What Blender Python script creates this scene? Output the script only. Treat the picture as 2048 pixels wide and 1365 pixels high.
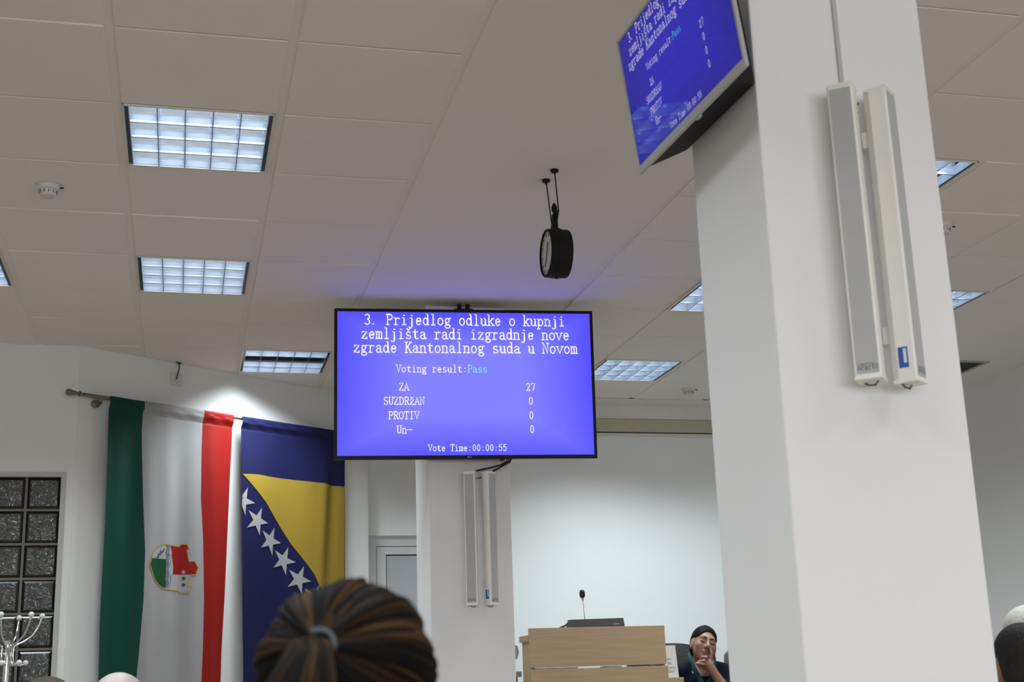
import bpy, bmesh, math, random
import numpy as np
from mathutils import Vector, Matrix
for o in list(bpy.data.objects): bpy.data.objects.remove(o)
SC = bpy.context.scene; COL = SC.collection
R = math.radians

# ------------------------------------------------------------------ camera, world, exposure
cam_d = bpy.data.cameras.new('camera'); cam = bpy.data.objects.new('camera', cam_d); COL.objects.link(cam)
cam_d.sensor_fit = 'HORIZONTAL'; cam_d.sensor_width = 36.0; cam_d.lens = 2687.2 / 2048 * 36
cam_d.clip_start = 0.05; cam_d.clip_end = 100
cam.matrix_world = Matrix(((0.9718, -0.0289, -0.2340, 0.0), (-0.2335, -0.2539, -0.9386, 0.0),
                           (-0.0323, 0.9668, -0.2535, 1.10), (0, 0, 0, 1)))
cam_d.dof.use_dof = True; cam_d.dof.focus_distance = 6.2; cam_d.dof.aperture_fstop = 6.3
SC.camera = cam
wd = bpy.data.worlds.new('world'); SC.world = wd; wd.use_nodes = True
wd.node_tree.nodes['Background'].inputs[0].default_value = (0.8, 0.9, 1, 1)
wd.node_tree.nodes['Background'].inputs[1].default_value = 0.02
SC.view_settings.view_transform = 'Standard'; SC.view_settings.look = 'None'
SC.view_settings.gamma = 1; SC.view_settings.use_curve_mapping = False; SC.view_settings.exposure = 0.0
SC.cycles.max_bounces = 8; SC.cycles.diffuse_bounces = 5; SC.cycles.glossy_bounces = 3
SC.cycles.transmission_bounces = 4; SC.cycles.caustics_reflective = False; SC.cycles.caustics_refractive = False
SC.cycles.sample_clamp_indirect = 3.0
LAMP_W = 13.0            # each ceiling fixture
LAMP_ROW7 = 29.5         # the row by the front wall, set stronger to brighten that wall
LAMP_C = (0.86, 0.965, 1.0)
LAMP_SPREAD = 128
REAR_GLOW = 6.2                # glow of the unseen rear windows, added to brighten the near pillar
HZ = 3.2565              # ceiling height
GX, GY, GP = -0.3013, 4.1801, 0.6     # ceiling grid origin and pitch

# ------------------------------------------------------------------ materials
def lin(c):
    return tuple(((x / 255) / 12.92 if x / 255 <= 0.04045 else ((x / 255 + 0.055) / 1.055) ** 2.4) for x in c)
def mat(name, col, rough=0.6, metal=0.0, var=0.04, scale=12.0, bump=0.0, bscale=40.0, spec=0.5, sheen=0.0, alpha=None, stretch=None):
    m = bpy.data.materials.new(name); m.use_nodes = True; nt = m.node_tree
    b = nt.nodes['Principled BSDF']
    b.inputs['Roughness'].default_value = rough; b.inputs['Metallic'].default_value = metal
    b.inputs['Specular IOR Level'].default_value = spec
    if sheen: b.inputs['Sheen Weight'].default_value = sheen
    tc = nt.nodes.new('ShaderNodeTexCoord'); src = tc.outputs['Object']
    if stretch:
        mp = nt.nodes.new('ShaderNodeMapping'); mp.inputs['Scale'].default_value = stretch
        nt.links.new(src, mp.inputs['Vector']); src = mp.outputs['Vector']
    nz = nt.nodes.new('ShaderNodeTexNoise'); nz.inputs['Scale'].default_value = scale; nz.inputs['Detail'].default_value = 3
    nt.links.new(src, nz.inputs['Vector'])
    mx = nt.nodes.new('ShaderNodeMix'); mx.data_type = 'RGBA'
    mx.inputs[6].default_value = (*[c * (1 - var) for c in col], 1); mx.inputs[7].default_value = (*[min(1, c * (1 + var)) for c in col], 1)
    nt.links.new(nz.outputs['Fac'], mx.inputs[0]); nt.links.new(mx.outputs[2], b.inputs['Base Color'])
    if bump:
        n2 = nt.nodes.new('ShaderNodeTexNoise'); n2.inputs['Scale'].default_value = bscale; n2.inputs['Detail'].default_value = 2
        nt.links.new(src, n2.inputs['Vector'])
        bp = nt.nodes.new('ShaderNodeBump'); bp.inputs['Strength'].default_value = bump; bp.inputs['Distance'].default_value = 0.01
        nt.links.new(n2.outputs['Fac'], bp.inputs['Height']); nt.links.new(bp.outputs['Normal'], b.inputs['Normal'])
    return m
def emit_mat(name, col, strength, rough=0.5, base=(0.01, 0.01, 0.012)):
    m = mat(name, base, rough); b = m.node_tree.nodes['Principled BSDF']
    b.inputs['Emission Color'].default_value = (*col, 1); b.inputs['Emission Strength'].default_value = strength
    return m
def wood_mat(name, c1, c2, stretch=(3, 30, 60)):
    m = mat(name, c1, 0.5, var=0, spec=0.4); nt = m.node_tree; b = nt.nodes['Principled BSDF']
    tc = nt.nodes.new('ShaderNodeTexCoord'); mp = nt.nodes.new('ShaderNodeMapping'); mp.inputs['Scale'].default_value = stretch
    nt.links.new(tc.outputs['Object'], mp.inputs['Vector'])
    nz = nt.nodes.new('ShaderNodeTexNoise'); nz.inputs['Scale'].default_value = 1.6; nz.inputs['Detail'].default_value = 5; nz.inputs['Distortion'].default_value = 0.4
    nt.links.new(mp.outputs['Vector'], nz.inputs['Vector'])
    rp = nt.nodes.new('ShaderNodeValToRGB'); rp.color_ramp.elements[0].position = 0.35; rp.color_ramp.elements[1].position = 0.7
    rp.color_ramp.elements[0].color = (*c1, 1); rp.color_ramp.elements[1].color = (*c2, 1)
    nt.links.new(nz.outputs['Fac'], rp.inputs['Fac']); nt.links.new(rp.outputs['Color'], b.inputs['Base Color'])
    return m
M = {}
M['wall'] = mat('wall_paint', (0.74, 0.745, 0.74), 0.85, var=0.015, scale=3, bump=0.03, bscale=120, spec=0.2)
M['wallf'] = mat('front_wall_paint', (0.83, 0.865, 0.88), 0.85, var=0.012, scale=3, bump=0.03, bscale=120, spec=0.2)
M['pillar'] = mat('pillar_paint', (0.80, 0.795, 0.80), 0.85, var=0.015, scale=3, bump=0.03, bscale=120, spec=0.2)
M['ceil'] = mat('ceiling_tile', (0.80, 0.775, 0.75), 0.9, var=0.02, scale=4, bump=0.02, bscale=300, spec=0.1)
M['floor'] = wood_mat('floor_wood', (0.20, 0.155, 0.115), (0.29, 0.228, 0.168), (1, 8, 8))
M['fascia'] = mat('fascia_paint', (0.72, 0.71, 0.69), 0.8)
M['pelmet'] = mat('pelmet_beige', (0.50, 0.48, 0.36), 0.7)
M['dark'] = mat('dark_gap', (0.012, 0.012, 0.012), 0.8)
M['black'] = mat('black_plastic', (0.006, 0.006, 0.008), 0.4, spec=0.15)
M['blackm'] = mat('black_matte', (0.009, 0.009, 0.009), 0.6, spec=0.2)
M['blackrub'] = mat('black_rubber', (0.01, 0.01, 0.01), 0.6)
M['silver'] = mat('silver_plastic', (0.47, 0.49, 0.48), 0.35, metal=0.3)
M['alu'] = mat('satin_reflector', (0.70, 0.79, 0.92), 0.24, metal=0.75, var=0.03)
M['alud'] = mat('blade_aluminium', (0.72, 0.78, 0.86), 0.25, metal=1.0)
M['bladeedge'] = mat('blade_edge', (0.16, 0.17, 0.19), 0.4, metal=0.5)
M['lightframe'] = mat('light_frame', (0.70, 0.70, 0.68), 0.4, metal=0.2)
M['greyrim'] = mat('fixture_side_strip', (0.012, 0.03, 0.028), 0.35)
M['tube'] = emit_mat('tube_glow', (0.80, 0.91, 1.0), 9.0)
M['tubeoff'] = mat('tube_dead', (0.55, 0.55, 0.53), 0.4)
M['alu_shaded'] = mat('shaded_reflector', (0.05, 0.05, 0.055), 0.4, metal=0.6)  # reflector copy with the shade of an unlit tube in its colour
M['spk'] = mat('speaker_white', (0.83, 0.815, 0.765), 0.5)
M['grille'] = mat('speaker_grille', (0.45, 0.455, 0.45), 0.6, bump=0.25, bscale=900)
M['logo'] = mat('grey_lettering', (0.16, 0.16, 0.165), 0.6)
M['blue'] = mat('blue_label', (0.02, 0.10, 0.40), 0.5)
M['paper'] = mat('white_paper', (0.74, 0.72, 0.72), 0.7)
M['copper'] = mat('brown_wire', (0.10, 0.045, 0.03), 0.5)
M['green'] = mat('flag_green', (0.006, 0.052, 0.036), 0.55, spec=0.12)
M['fwhite'] = mat('flag_white', (0.285, 0.28, 0.283), 0.6, spec=0.12)
M['red'] = mat('flag_red', (0.24, 0.011, 0.009), 0.5, spec=0.12)
M['fblue'] = mat('flag_blue', (0.0095, 0.011, 0.052), 0.55, spec=0.12)
M['yellow'] = mat('flag_yellow', (0.27, 0.185, 0.026), 0.55, spec=0.12)
M['gold'] = mat('emblem_gold', (0.36, 0.24, 0.05), 0.6)
M['emgreen'] = mat('emblem_green', (0.012, 0.062, 0.024), 0.6, spec=.12)
M['emwhite'] = mat('emblem_white', (0.31, 0.305, 0.31), 0.6, spec=.12)
M['navy'] = mat('emblem_navy', (0.02, 0.015, 0.06), 0.6)
M['brass'] = mat('brushed_brown_metal', (0.22, 0.19, 0.15), 0.4, metal=0.7)
M['chrome'] = mat('chrome', (0.75, 0.75, 0.76), 0.12, metal=1.0)
M['ball'] = mat('white_ball', (0.72, 0.72, 0.72), 0.4)
M['wood'] = wood_mat('light_wood', (0.42, 0.29, 0.175), (0.475, 0.335, 0.21), (2, 20, 45))
M['woodedge'] = wood_mat('light_wood_side', (0.42, 0.31, 0.18), (0.47, 0.35, 0.21), (2, 20, 45))
M['deskgrey'] = mat('grey_board', (0.30, 0.29, 0.26), 0.6)
M['unit'] = mat('grey_plastic', (0.065, 0.068, 0.072), 0.45)
M['leather'] = mat('black_leather', (0.018, 0.021, 0.024), 0.38, bump=0.15, bscale=80)
M['frame'] = mat('door_frame_white', (0.60, 0.63, 0.635), 0.45)
M['leaf'] = mat('door_panel_grey', (0.40, 0.42, 0.46), 0.4)
M['winframe'] = mat('window_frame_grey', (0.44, 0.44, 0.43), 0.5)
M['mortar'] = mat('block_mortar', (0.155, 0.145, 0.12), 0.8)
M['jacket'] = mat('navy_jacket', (0.005, 0.0065, 0.016), 0.85, spec=0.1)
M['teal'] = mat('teal_blouse', (0.003, 0.05, 0.05), 0.7, spec=0.2)
M['skin'] = mat('skin', (0.27, 0.142, 0.095), 0.55, var=0.08, scale=30)
M['skinp'] = mat('pale_skin', (0.43, 0.35, 0.32), 0.5, var=0.14, scale=30)
M['lip'] = mat('lips', (0.17, 0.045, 0.04), 0.45)
M['hairblack'] = mat('black_hair', (0.004, 0.0033, 0.0033), 0.6, spec=0.08, var=0.5, scale=60, bump=0.5, bscale=120, stretch=(1, 0.3, 1))
M['hairdark'] = mat('dark_grey_hair', (0.018, 0.016, 0.015), 0.65, spec=0.15, var=0.6, scale=50, bump=0.6, bscale=150, stretch=(1, 1, 0.3))
M['hairbrown'] = mat('brown_hair', (0.04, 0.022, 0.011), 0.6, spec=0.2, var=0.7, scale=30, bump=0.5, bscale=120, stretch=(0.3, 1, 1))
M['hairgrey'] = mat('grey_hair', (0.42, 0.41, 0.39), 0.6, var=0.35, scale=40, bump=0.5, bscale=150)
M['hairwhite'] = mat('cream_hair', (0.47, 0.46, 0.385), 0.65, var=0.2, scale=40, bump=0.4, bscale=120, stretch=(1, 1, 0.3))
M['shirtgrey'] = mat('grey_shirt', (0.08, 0.085, 0.1), 0.8)
M['shirtblue'] = mat('blue_shirt', (0.08, 0.12, 0.22), 0.8)
M['shirtred'] = mat('dark_red_shirt', (0.12, 0.03, 0.025), 0.8)
M['tie'] = mat('pale_blue_hair_tie', (0.075, 0.098, 0.112), 0.7, spec=.1)
M['det'] = mat('detector_white', (0.62, 0.61, 0.60), 0.5)
M['cface'] = mat('clock_face', (0.62, 0.61, 0.62), 0.12)
M['grid_dark'] = mat('vent_dark', (0.03, 0.03, 0.028), 0.7)
M['ventgrey'] = mat('vent_grey', (0.35, 0.35, 0.33), 0.5)

def glass_block_mat():
    m = mat('glass_block', (0.125, 0.132, 0.125), 0.06, var=0.45, scale=18, spec=0.5)
    nt = m.node_tree; b = nt.nodes['Principled BSDF']
    b.inputs['Transmission Weight'].default_value = 0.45; b.inputs['IOR'].default_value = 1.5
    tc = nt.nodes.new('ShaderNodeTexCoord'); n2 = nt.nodes.new('ShaderNodeTexNoise')
    n2.inputs['Scale'].default_value = 26; n2.inputs['Detail'].default_value = 1.5; n2.inputs['Distortion'].default_value = 1.0
    bp = nt.nodes.new('ShaderNodeBump'); bp.inputs['Strength'].default_value = 0.9; bp.inputs['Distance'].default_value = 0.02
    nt.links.new(tc.outputs['Object'], n2.inputs['Vector']); nt.links.new(n2.outputs['Fac'], bp.inputs['Height'])
    nt.links.new(bp.outputs['Normal'], b.inputs['Normal'])
    return m
M['gblock'] = glass_block_mat()
M['grim'] = mat('glass_block_edge', (0.008, 0.009, 0.008), 0.15)

def hair_lock_mat():
    m = mat('highlighted_brown_hair', (0.04, 0.022, 0.012), 0.7, spec=0.07, var=0.3, scale=90); nt = m.node_tree
    b = nt.nodes['Principled BSDF']; at = nt.nodes.new('ShaderNodeAttribute'); at.attribute_name = 'lock_colour'
    nt.links.new(at.outputs['Color'], b.inputs['Base Color'])
    return m
M['locks'] = hair_lock_mat()

# ------------------------------------------------------------------ mesh builder
class MB:
    def __init__(s): s.v = []; s.f = []; s.m = []; s.mi = 0
    def add(s, vs, fs):
        n = len(s.v); s.v += [tuple(p) for p in vs]; s.f += [tuple(n + i for i in f) for f in fs]; s.m += [s.mi] * len(fs); return s
    def box(s, a, b, bev=0.0):
        x0, y0, z0 = a; x1, y1, z1 = b
        if x0 > x1: x0, x1 = x1, x0
        if y0 > y1: y0, y1 = y1, y0
        if z0 > z1: z0, z1 = z1, z0
        if not bev:
            return s.add([(x0, y0, z0), (x1, y0, z0), (x1, y1, z0), (x0, y1, z0), (x0, y0, z1), (x1, y0, z1), (x1, y1, z1), (x0, y1, z1)],
                         [(0, 3, 2, 1), (4, 5, 6, 7), (0, 1, 5, 4), (1, 2, 6, 5), (2, 3, 7, 6), (3, 0, 4, 7)])
        bm = bmesh.new(); bmesh.ops.create_cube(bm, size=1)
        for v in bm.verts: v.co = ((x0 + x1) / 2 + v.co.x * (x1 - x0), (y0 + y1) / 2 + v.co.y * (y1 - y0), (z0 + z1) / 2 + v.co.z * (z1 - z0))
        bmesh.ops.bevel(bm, geom=bm.edges[:], offset=bev, segments=2, affect='EDGES', profile=0.6)
        bm.verts.index_update(); vs = [v.co[:] for v in bm.verts]; fs = [[v.index for v in f.verts] for f in bm.faces]; bm.free()
        return s.add(vs, fs)
    def tube(s, pts, r, n=10, cap=True):
        P = [Vector(p) for p in pts]; rs = r if hasattr(r, '__len__') else [r] * len(P); vs = []; fs = []
        t0 = (P[1] - P[0]).normalized(); up = Vector((0, 0, 1)) if abs(t0.z) < 0.9 else Vector((1, 0, 0)); a = t0.cross(up).normalized()
        for i, p in enumerate(P):
            t = ((P[min(i + 1, len(P) - 1)] - P[max(i - 1, 0)])).normalized()
            a = (a - t * a.dot(t)).normalized(); b = t.cross(a)
            for k in range(n):
                q = 2 * math.pi * k / n; vs.append(p + (a * math.cos(q) + b * math.sin(q)) * rs[i])
        for i in range(len(P) - 1):
            for k in range(n):
                k2 = (k + 1) % n; fs.append((i * n + k, i * n + k2, (i + 1) * n + k2, (i + 1) * n + k))
        if cap: fs.append(tuple(range(n))[::-1]); fs.append(tuple((len(P) - 1) * n + k for k in range(n)))
        return s.add(vs, fs)
    def lathe(s, prof, o=(0, 0, 0), ax=(0, 0, 1), n=32):
        ax = Vector(ax).normalized(); up = Vector((0, 0, 1)) if abs(ax.z) < 0.9 else Vector((1, 0, 0)); a = ax.cross(up).normalized(); b = ax.cross(a); o = Vector(o)
        vs = []; fs = []
        for r, h in prof:
            for k in range(n):
                q = 2 * math.pi * k / n; vs.append(o + ax * h + (a * math.cos(q) + b * math.sin(q)) * max(r, 1e-5))
        for i in range(len(prof) - 1):
            for k in range(n):
                k2 = (k + 1) % n; fs.append((i * n + k, i * n + k2, (i + 1) * n + k2, (i + 1) * n + k))
        return s.add(vs, fs)
    def ball(s, c, r, n=16):
        m = n // 2; prof = [(r * math.sin(math.pi * i / m), -r * math.cos(math.pi * i / m)) for i in range(m + 1)]
        return s.lathe(prof, c, (0, 0, 1), n)
    def build(s, name, mats, parent=None, loc=None, smooth=False, local=False):
        """verts are world coordinates (local=False): they are moved into the parent's or the object's own frame"""
        me = bpy.data.meshes.new(name); off = Vector((0, 0, 0))
        if not local:
            if parent is not None: off = Vector(parent['_o'])
            elif loc is not None: off = Vector(loc)
        me.from_pydata([tuple(Vector(p) - off) for p in s.v], [], s.f)
        mats = mats if isinstance(mats, (list, tuple)) else [mats]
        for q in mats: me.materials.append(q)
        for p, i in zip(me.polygons, s.m): p.material_index = i; p.use_smooth = bool(smooth)
        bm = bmesh.new(); bm.from_mesh(me); bmesh.ops.recalc_face_normals(bm, faces=bm.faces[:]); bm.to_mesh(me); bm.free()
        if smooth and smooth is not True:
            me.set_sharp_from_angle(angle=R(smooth))
        me.update()
        o = bpy.data.objects.new(name, me); COL.objects.link(o)
        if parent is not None:
            o.parent = parent
            if '_o' in parent: o['_o'] = list(parent['_o'])
        elif loc is not None: o.location = loc
        return o
def tag(o, label, cat, group=None, kind=None):
    o['label'] = label; o['category'] = cat
    if group: o['group'] = group
    if kind: o['kind'] = kind
    return o
def thing(name, label, cat, loc=(0, 0, 0), group=None, mw=None):
    o = bpy.data.objects.new(name, None); COL.objects.link(o); o.empty_display_size = 0.1
    o.location = loc; o['_o'] = list(loc)
    if mw is not None: o.matrix_world = mw
    return tag(o, label, cat, group)
def struct(name, mb, m, smooth=False):
    o = mb.build(name, m, smooth=smooth); o['kind'] = 'structure'; return o
def copy_tree(o, parent=None):
    c = o.copy(); COL.objects.link(c)
    if parent is not None: c.parent = parent
    for ch in [x for x in bpy.data.objects if x.parent == o]: copy_tree(ch, c)
    return c

# ------------------------------------------------------------------ room shell
SA = Vector((-0.2682, 8.6645, 0)); SD = Vector((0.8285, 0.5600, 0)); SN = Vector((0.5600, -0.8285, 0))   # slanted wall: origin, direction, normal
def SW(u, z, off=0.0):
    p = SA + SD * u + SN * off; return (p.x, p.y, z)
FY, RX, BY, LX = 9.90, 5.84, -4.0, -5.0
struct('floor', MB().box((LX - .1, BY - .1, -0.1), (RX + .1, 10.3, 0)), M['floor'])
pod = struct('floor_podium', MB().box((1.2, 7.55, 0.0), (RX, FY, 0.15)), M['floor'])

fix_cells = [(0, 1), (0, 4), (1, 7), (5, 1), (5, 4), (5, 7), (7, 4), (-2, 4)]
added_cells = [(-2, 1), (7, 1), (7, 7), (-2, -2), (0, -2), (5, -2), (7, -2), (0, -5), (5, -5), (-2, -5), (7, -5), (-5, 1), (-5, 4), (-5, -2), (0, -8), (5, -8)]  # unseen fixtures on the ceiling grid, added to light the room
random.seed(4)
cm = MB(); cmb = MB()
vent_cells = {(8, 6), (9, 6), (8, 7), (9, 7)}
for i in range(-8, 11):
    for j in range(-14, 10):
        x0, x1 = GX + i * GP, GX + (i + 1) * GP; y0, y1 = GY + j * GP, GY + (j + 1) * GP
        if (i, j) in fix_cells or (i, j) in added_cells:
            cm.add([(x0, y0, HZ + .006), (x0 + .034, y0, HZ + .006), (x0 + .034, y1, HZ + .006), (x0, y1, HZ + .006)], [(0, 1, 2, 3)]); continue
        x1c = min(x1, RX + .05); x0c = x0
        if x0c >= x1c: continue
        if i in (2, 3) or j > 8 or i >= 8:
            g = 0.034 if i == 2 else 0.0
            cm.add([(x0c + g, y0, HZ), (x1c, y0, HZ), (x1c, y1, HZ), (x0c + g, y1, HZ)], [(0, 1, 2, 3)])
            if g: cm.add([(x0c, y0, HZ + .006), (x0c + g, y0, HZ + .006), (x0c + g, y1, HZ + .006), (x0c, y1, HZ + .006)], [(0, 1, 2, 3)]).add([(x0c + g, y0, HZ), (x0c + g, y1, HZ), (x0c + g, y1, HZ + .006), (x0c + g, y0, HZ + .006)], [(0, 1, 2, 3)])
            continue
        cm.add([(x0, y0, HZ + .006), (x1, y0, HZ + .006), (x1, y1, HZ + .006), (x0, y1, HZ + .006)], [(0, 1, 2, 3)])
        a, b, c, d = x0 + .034, x1, y0 + .004, y1 - .004
        z = [HZ + random.gauss(0, .0007) for _ in range(4)]
        if random.random() < .16:
            e = random.choice(((0, 1), (1, 2), (2, 3), (3, 0)))
            for k in e: z[k] += .0045
        t = .003
        lo = [(a + t, c + t, z[0]), (b - t, c + t, z[1]), (b - t, d - t, z[2]), (a + t, d - t, z[3])]
        mid = [(a, c, z[0] + t * .6), (b, c, z[1] + t * .6), (b, d, z[2] + t * .6), (a, d, z[3] + t * .6)]
        hi = [(p[0], p[1], HZ + .02) for p in mid]
        cm.add(lo + mid + hi, [(0, 1, 2, 3)] + [(k, (k + 1) % 4, 4 + (k + 1) % 4, 4 + k) for k in range(4)] + [(4 + k, 4 + (k + 1) % 4, 8 + (k + 1) % 4, 8 + k) for k in range(4)])
cm.box((LX - .1, BY - .1, HZ + .16), (RX + .15, 10.3, HZ + .24))
struct('ceiling', cm, M['ceil'])

# left wall with the glass-block opening
WX0, WX1, WZ0, WZ1, LY = -1.36, -0.689, 0.90, 2.469, 8.405
wl = MB()
wl.box((LX, LY, 0), (WX0, LY + .14, HZ + .1)).box((WX1, LY, 0), (-0.645, LY + .14, HZ + .1))
wl.box((WX0, LY, 0), (WX1, LY + .14, WZ0)).box((WX0, LY, WZ1), (WX1, LY + .14, HZ + .1))
struct('wall_left', wl, M['wall'])
u0 = -0.454
ws = MB(); pts = [SW(u0, 0), SW(1.90, 0), SW(1.90, 0, -.02), (1.300, FY + .1, 0), (-0.62, 9.95, 0), (-0.645, LY, 0)]
n = len(pts); ws.add([(p[0], p[1], 0) for p in pts] + [(p[0], p[1], HZ + .1) for p in pts],
                     [tuple(range(n))[::-1], tuple(range(n, 2 * n))] + [(k, (k + 1) % n, n + (k + 1) % n, n + k) for k in range(n)])
struct('wall_left_front', ws, M['wall'])
DX0, DX1, DZ = 1.305, 2.26, 2.256
wf = MB().box((DX1, FY, 0), (RX + .1, FY + .15, HZ + .1)).box((DX0 - .1, FY, DZ), (DX1, FY + .15, HZ + .1)).box((DX0 - .1, FY + .1, 0), (DX1, FY + .15, DZ))
struct('wall_front', wf, M['wallf'])
struct('wall_right', MB().box((RX, BY, 0), (RX + .12, FY + .1, HZ + .1)), M['wall'])
bw = MB(); WB = [(-2.6, -.5), (-.2, 1.9), (2.2, 4.3)]; wz0, wz1 = .95, 2.85
bw.box((LX, BY - .15, 0), (RX + .12, BY, wz0)).box((LX, BY - .15, wz1), (RX + .12, BY, HZ + .1))
for a, b in ((LX, -2.6), (-.5, -.2), (1.9, 2.2), (4.3, RX + .12)): bw.box((a, BY - .15, wz0), (b, BY, wz1))
struct('wall_back', bw, M['wall'])
sky_m = emit_mat('added_sky_glow', (0.97, 0.98, 1.0), REAR_GLOW)
for k, (a, b) in enumerate(WB):
    w_ = bpy.data.objects.new('window_%d' % (k + 2), None); COL.objects.link(w_); w_['kind'] = 'structure'; w_['_o'] = [0, 0, 0]  # added window out of view, its glowing pane lights the near pillar's front
    q = MB()
    for x in (a, (a + b) / 2 - .03, b - .06): q.box((x, BY - .10, wz0), (x + .06, BY - .04, wz1))
    for z in (wz0, wz1 - .06): q.box((a, BY - .10, z), (b, BY - .04, z + .06))
    q.build('window_frame', M['winframe'], w_)
    MB().add([(a, BY - .148, wz0), (b, BY - .148, wz0), (b, BY - .148, wz1), (a, BY - .148, wz1)], [(3, 2, 1, 0)]).build('added_sky_panel', sky_m, w_)
struct('wall_side', MB().box((LX - .12, BY - .12, 0), (LX, LY + .14, HZ + .1)), M['wall'])
fa = struct('trim_1', MB().box((1.35, FY - .06, 3.155), (RX, FY, HZ + .004)), M['fascia'])
pe = MB().box((1.35, FY - .045, 3.053), (RX, FY, 3.153)); pe.mi = 1; pe.box((1.35, FY - .02, 3.044), (RX, FY, 3.053)); pe.mi = 2; pe.box((1.35, FY - .03, 3.022), (RX, FY, 3.044))
struct('trim_2', pe, [M['pelmet'], M['dark'], M['fascia']])

# door in the recess
dr = bpy.data.objects.new('door_1', None); COL.objects.link(dr); dr['kind'] = 'structure'; dr['_o'] = [0, 0, 0]
fy = FY + .03
fm = MB().box((DX0, fy, 0), (DX0 + .085, fy + .06, DZ)).box((DX0 + .085, fy, DZ - .075), (DX1, fy + .06, DZ)).box((DX1 - .085, fy, 0), (DX1, fy + .06, DZ - .075))
fm.build('door_frame', M['frame'], dr)
MB().box((DX0 + .08, fy + .02, 0.0), (DX1 - .08, fy + .055, DZ - .07)).build('door_gasket', M['dark'], dr)
lm = MB(); a, b, tz = DX0 + .089, DX1 - .089, DZ - .08
lm.box((a, fy + .004, .16), (a + .068, fy + .05, tz)).box((b - .068, fy + .004, .16), (b, fy + .05, tz)).box((a + .068, fy + .004, tz - .056), (b - .068, fy + .05, tz)).box((a + .068, fy + .004, .16), (b - .068, fy + .05, .26))
lm.build('door_stile', M['frame'], dr)
MB().box((a + .074, fy + .014, .26), (b - .074, fy + .06, tz - .065)).build('door_panel', M['leaf'], dr)
MB().tube([(b - .03, fy, 1.2), (b - .03, fy - .05, 1.2), (b - .14, fy - .05, 1.2)], .009).build('door_handle', M['chrome'], dr)

# glass-block window
wn = bpy.data.objects.new('window_1', None); COL.objects.link(wn); wn['kind'] = 'structure'; wn['_o'] = [0, 0, 0]
wf2 = MB(); ft = .028
wf2.box((WX0, LY - .012, WZ1 - ft), (WX1, LY + .13, WZ1)).box((WX1 - ft, LY - .012, WZ0), (WX1, LY + .13, WZ1 - ft)).box((WX0, LY - .012, WZ0), (WX0 + ft, LY + .13, WZ1 - ft)).box((WX0, LY - .012, WZ0), (WX1, LY + .13, WZ0 + ft))
wf2.build('window_frame', M['winframe'], wn)
mo = MB(); bx1 = WX1 - ft; pit = .2025
zt = WZ1 - ft
for k in range(1, 4): mo.box((bx1 - k * pit - .001, LY + .012, WZ0 + ft), (bx1 - k * pit + .0135, LY + .10, zt))
for k in range(1, 8): mo.box((WX0 + ft, LY + .0125, zt - k * pit - .001), (bx1, LY + .10, zt - k * pit + .0135))
mo.build('window_mortar', M['mortar'], wn)
def glass_block(x0, z0, w):
    b = MB(); x1, z1 = x0 + w, z0 + w; y = LY + .018; i = .017
    b.mi = 1
    o = [(x0, y + .004, z0), (x1, y + .004, z0), (x1, y + .004, z1), (x0, y + .004, z1)]
    q = [(x0 + i, y - .003, z0 + i), (x1 - i, y - .003, z0 + i), (x1 - i, y - .003, z1 - i), (x0 + i, y - .003, z1 - i)]
    bk = [(x0, y + .078, z0), (x1, y + .078, z0), (x1, y + .078, z1), (x0, y + .078, z1)]
    b.add(o + q + bk, [(k, (k + 1) % 4, 4 + (k + 1) % 4, 4 + k) for k in range(4)] + [(k, (k + 1) % 4, 8 + (k + 1) % 4, 8 + k) for k in range(4)] + [(8, 9, 10, 11)])
    b.mi = 0; N = 6; vs = []; fs = []
    for a in range(N + 1):
        for c in range(N + 1):
            s, t = a / N, c / N
            vs.append((x0 + i + s * (w - 2 * i), y - .003 - .004 * math.sin(math.pi * s) * math.sin(math.pi * t), z0 + i + t * (w - 2 * i)))
    for a in range(N):
        for c in range(N): fs.append((a * (N + 1) + c, (a + 1) * (N + 1) + c, (a + 1) * (N + 1) + c + 1, a * (N + 1) + c + 1))
    b.add(vs, fs)
    return b
for ci in range(3):
    for ri in range(7):
        ob = glass_block(bx1 - (ci + 1) * pit + .0135, zt - (ri + 1) * pit + .0135, pit - .0145).build('glass_block', [M['gblock'], M['grim']], wn, smooth=25)
struct('wall_corridor', MB().box((-2.2, 9.2, 0), (-0.7, 9.3, 3.2)), M['leaf'])

# pillars
PX0, PX1 = 1.310, 1.774
for nm, y0, y1, lab in (('pillar', 2.745, 3.172, 'wide white pillar nearest the camera carrying the small tilted screen'), ('pillar', 7.27, 7.69, 'white pillar behind the large blue screen')):
    p = struct(nm, MB().box((PX0, y0, 0), (PX1, y1, HZ + .05), .006), M['pillar'])
    tag(p, lab, 'pillar')

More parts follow.
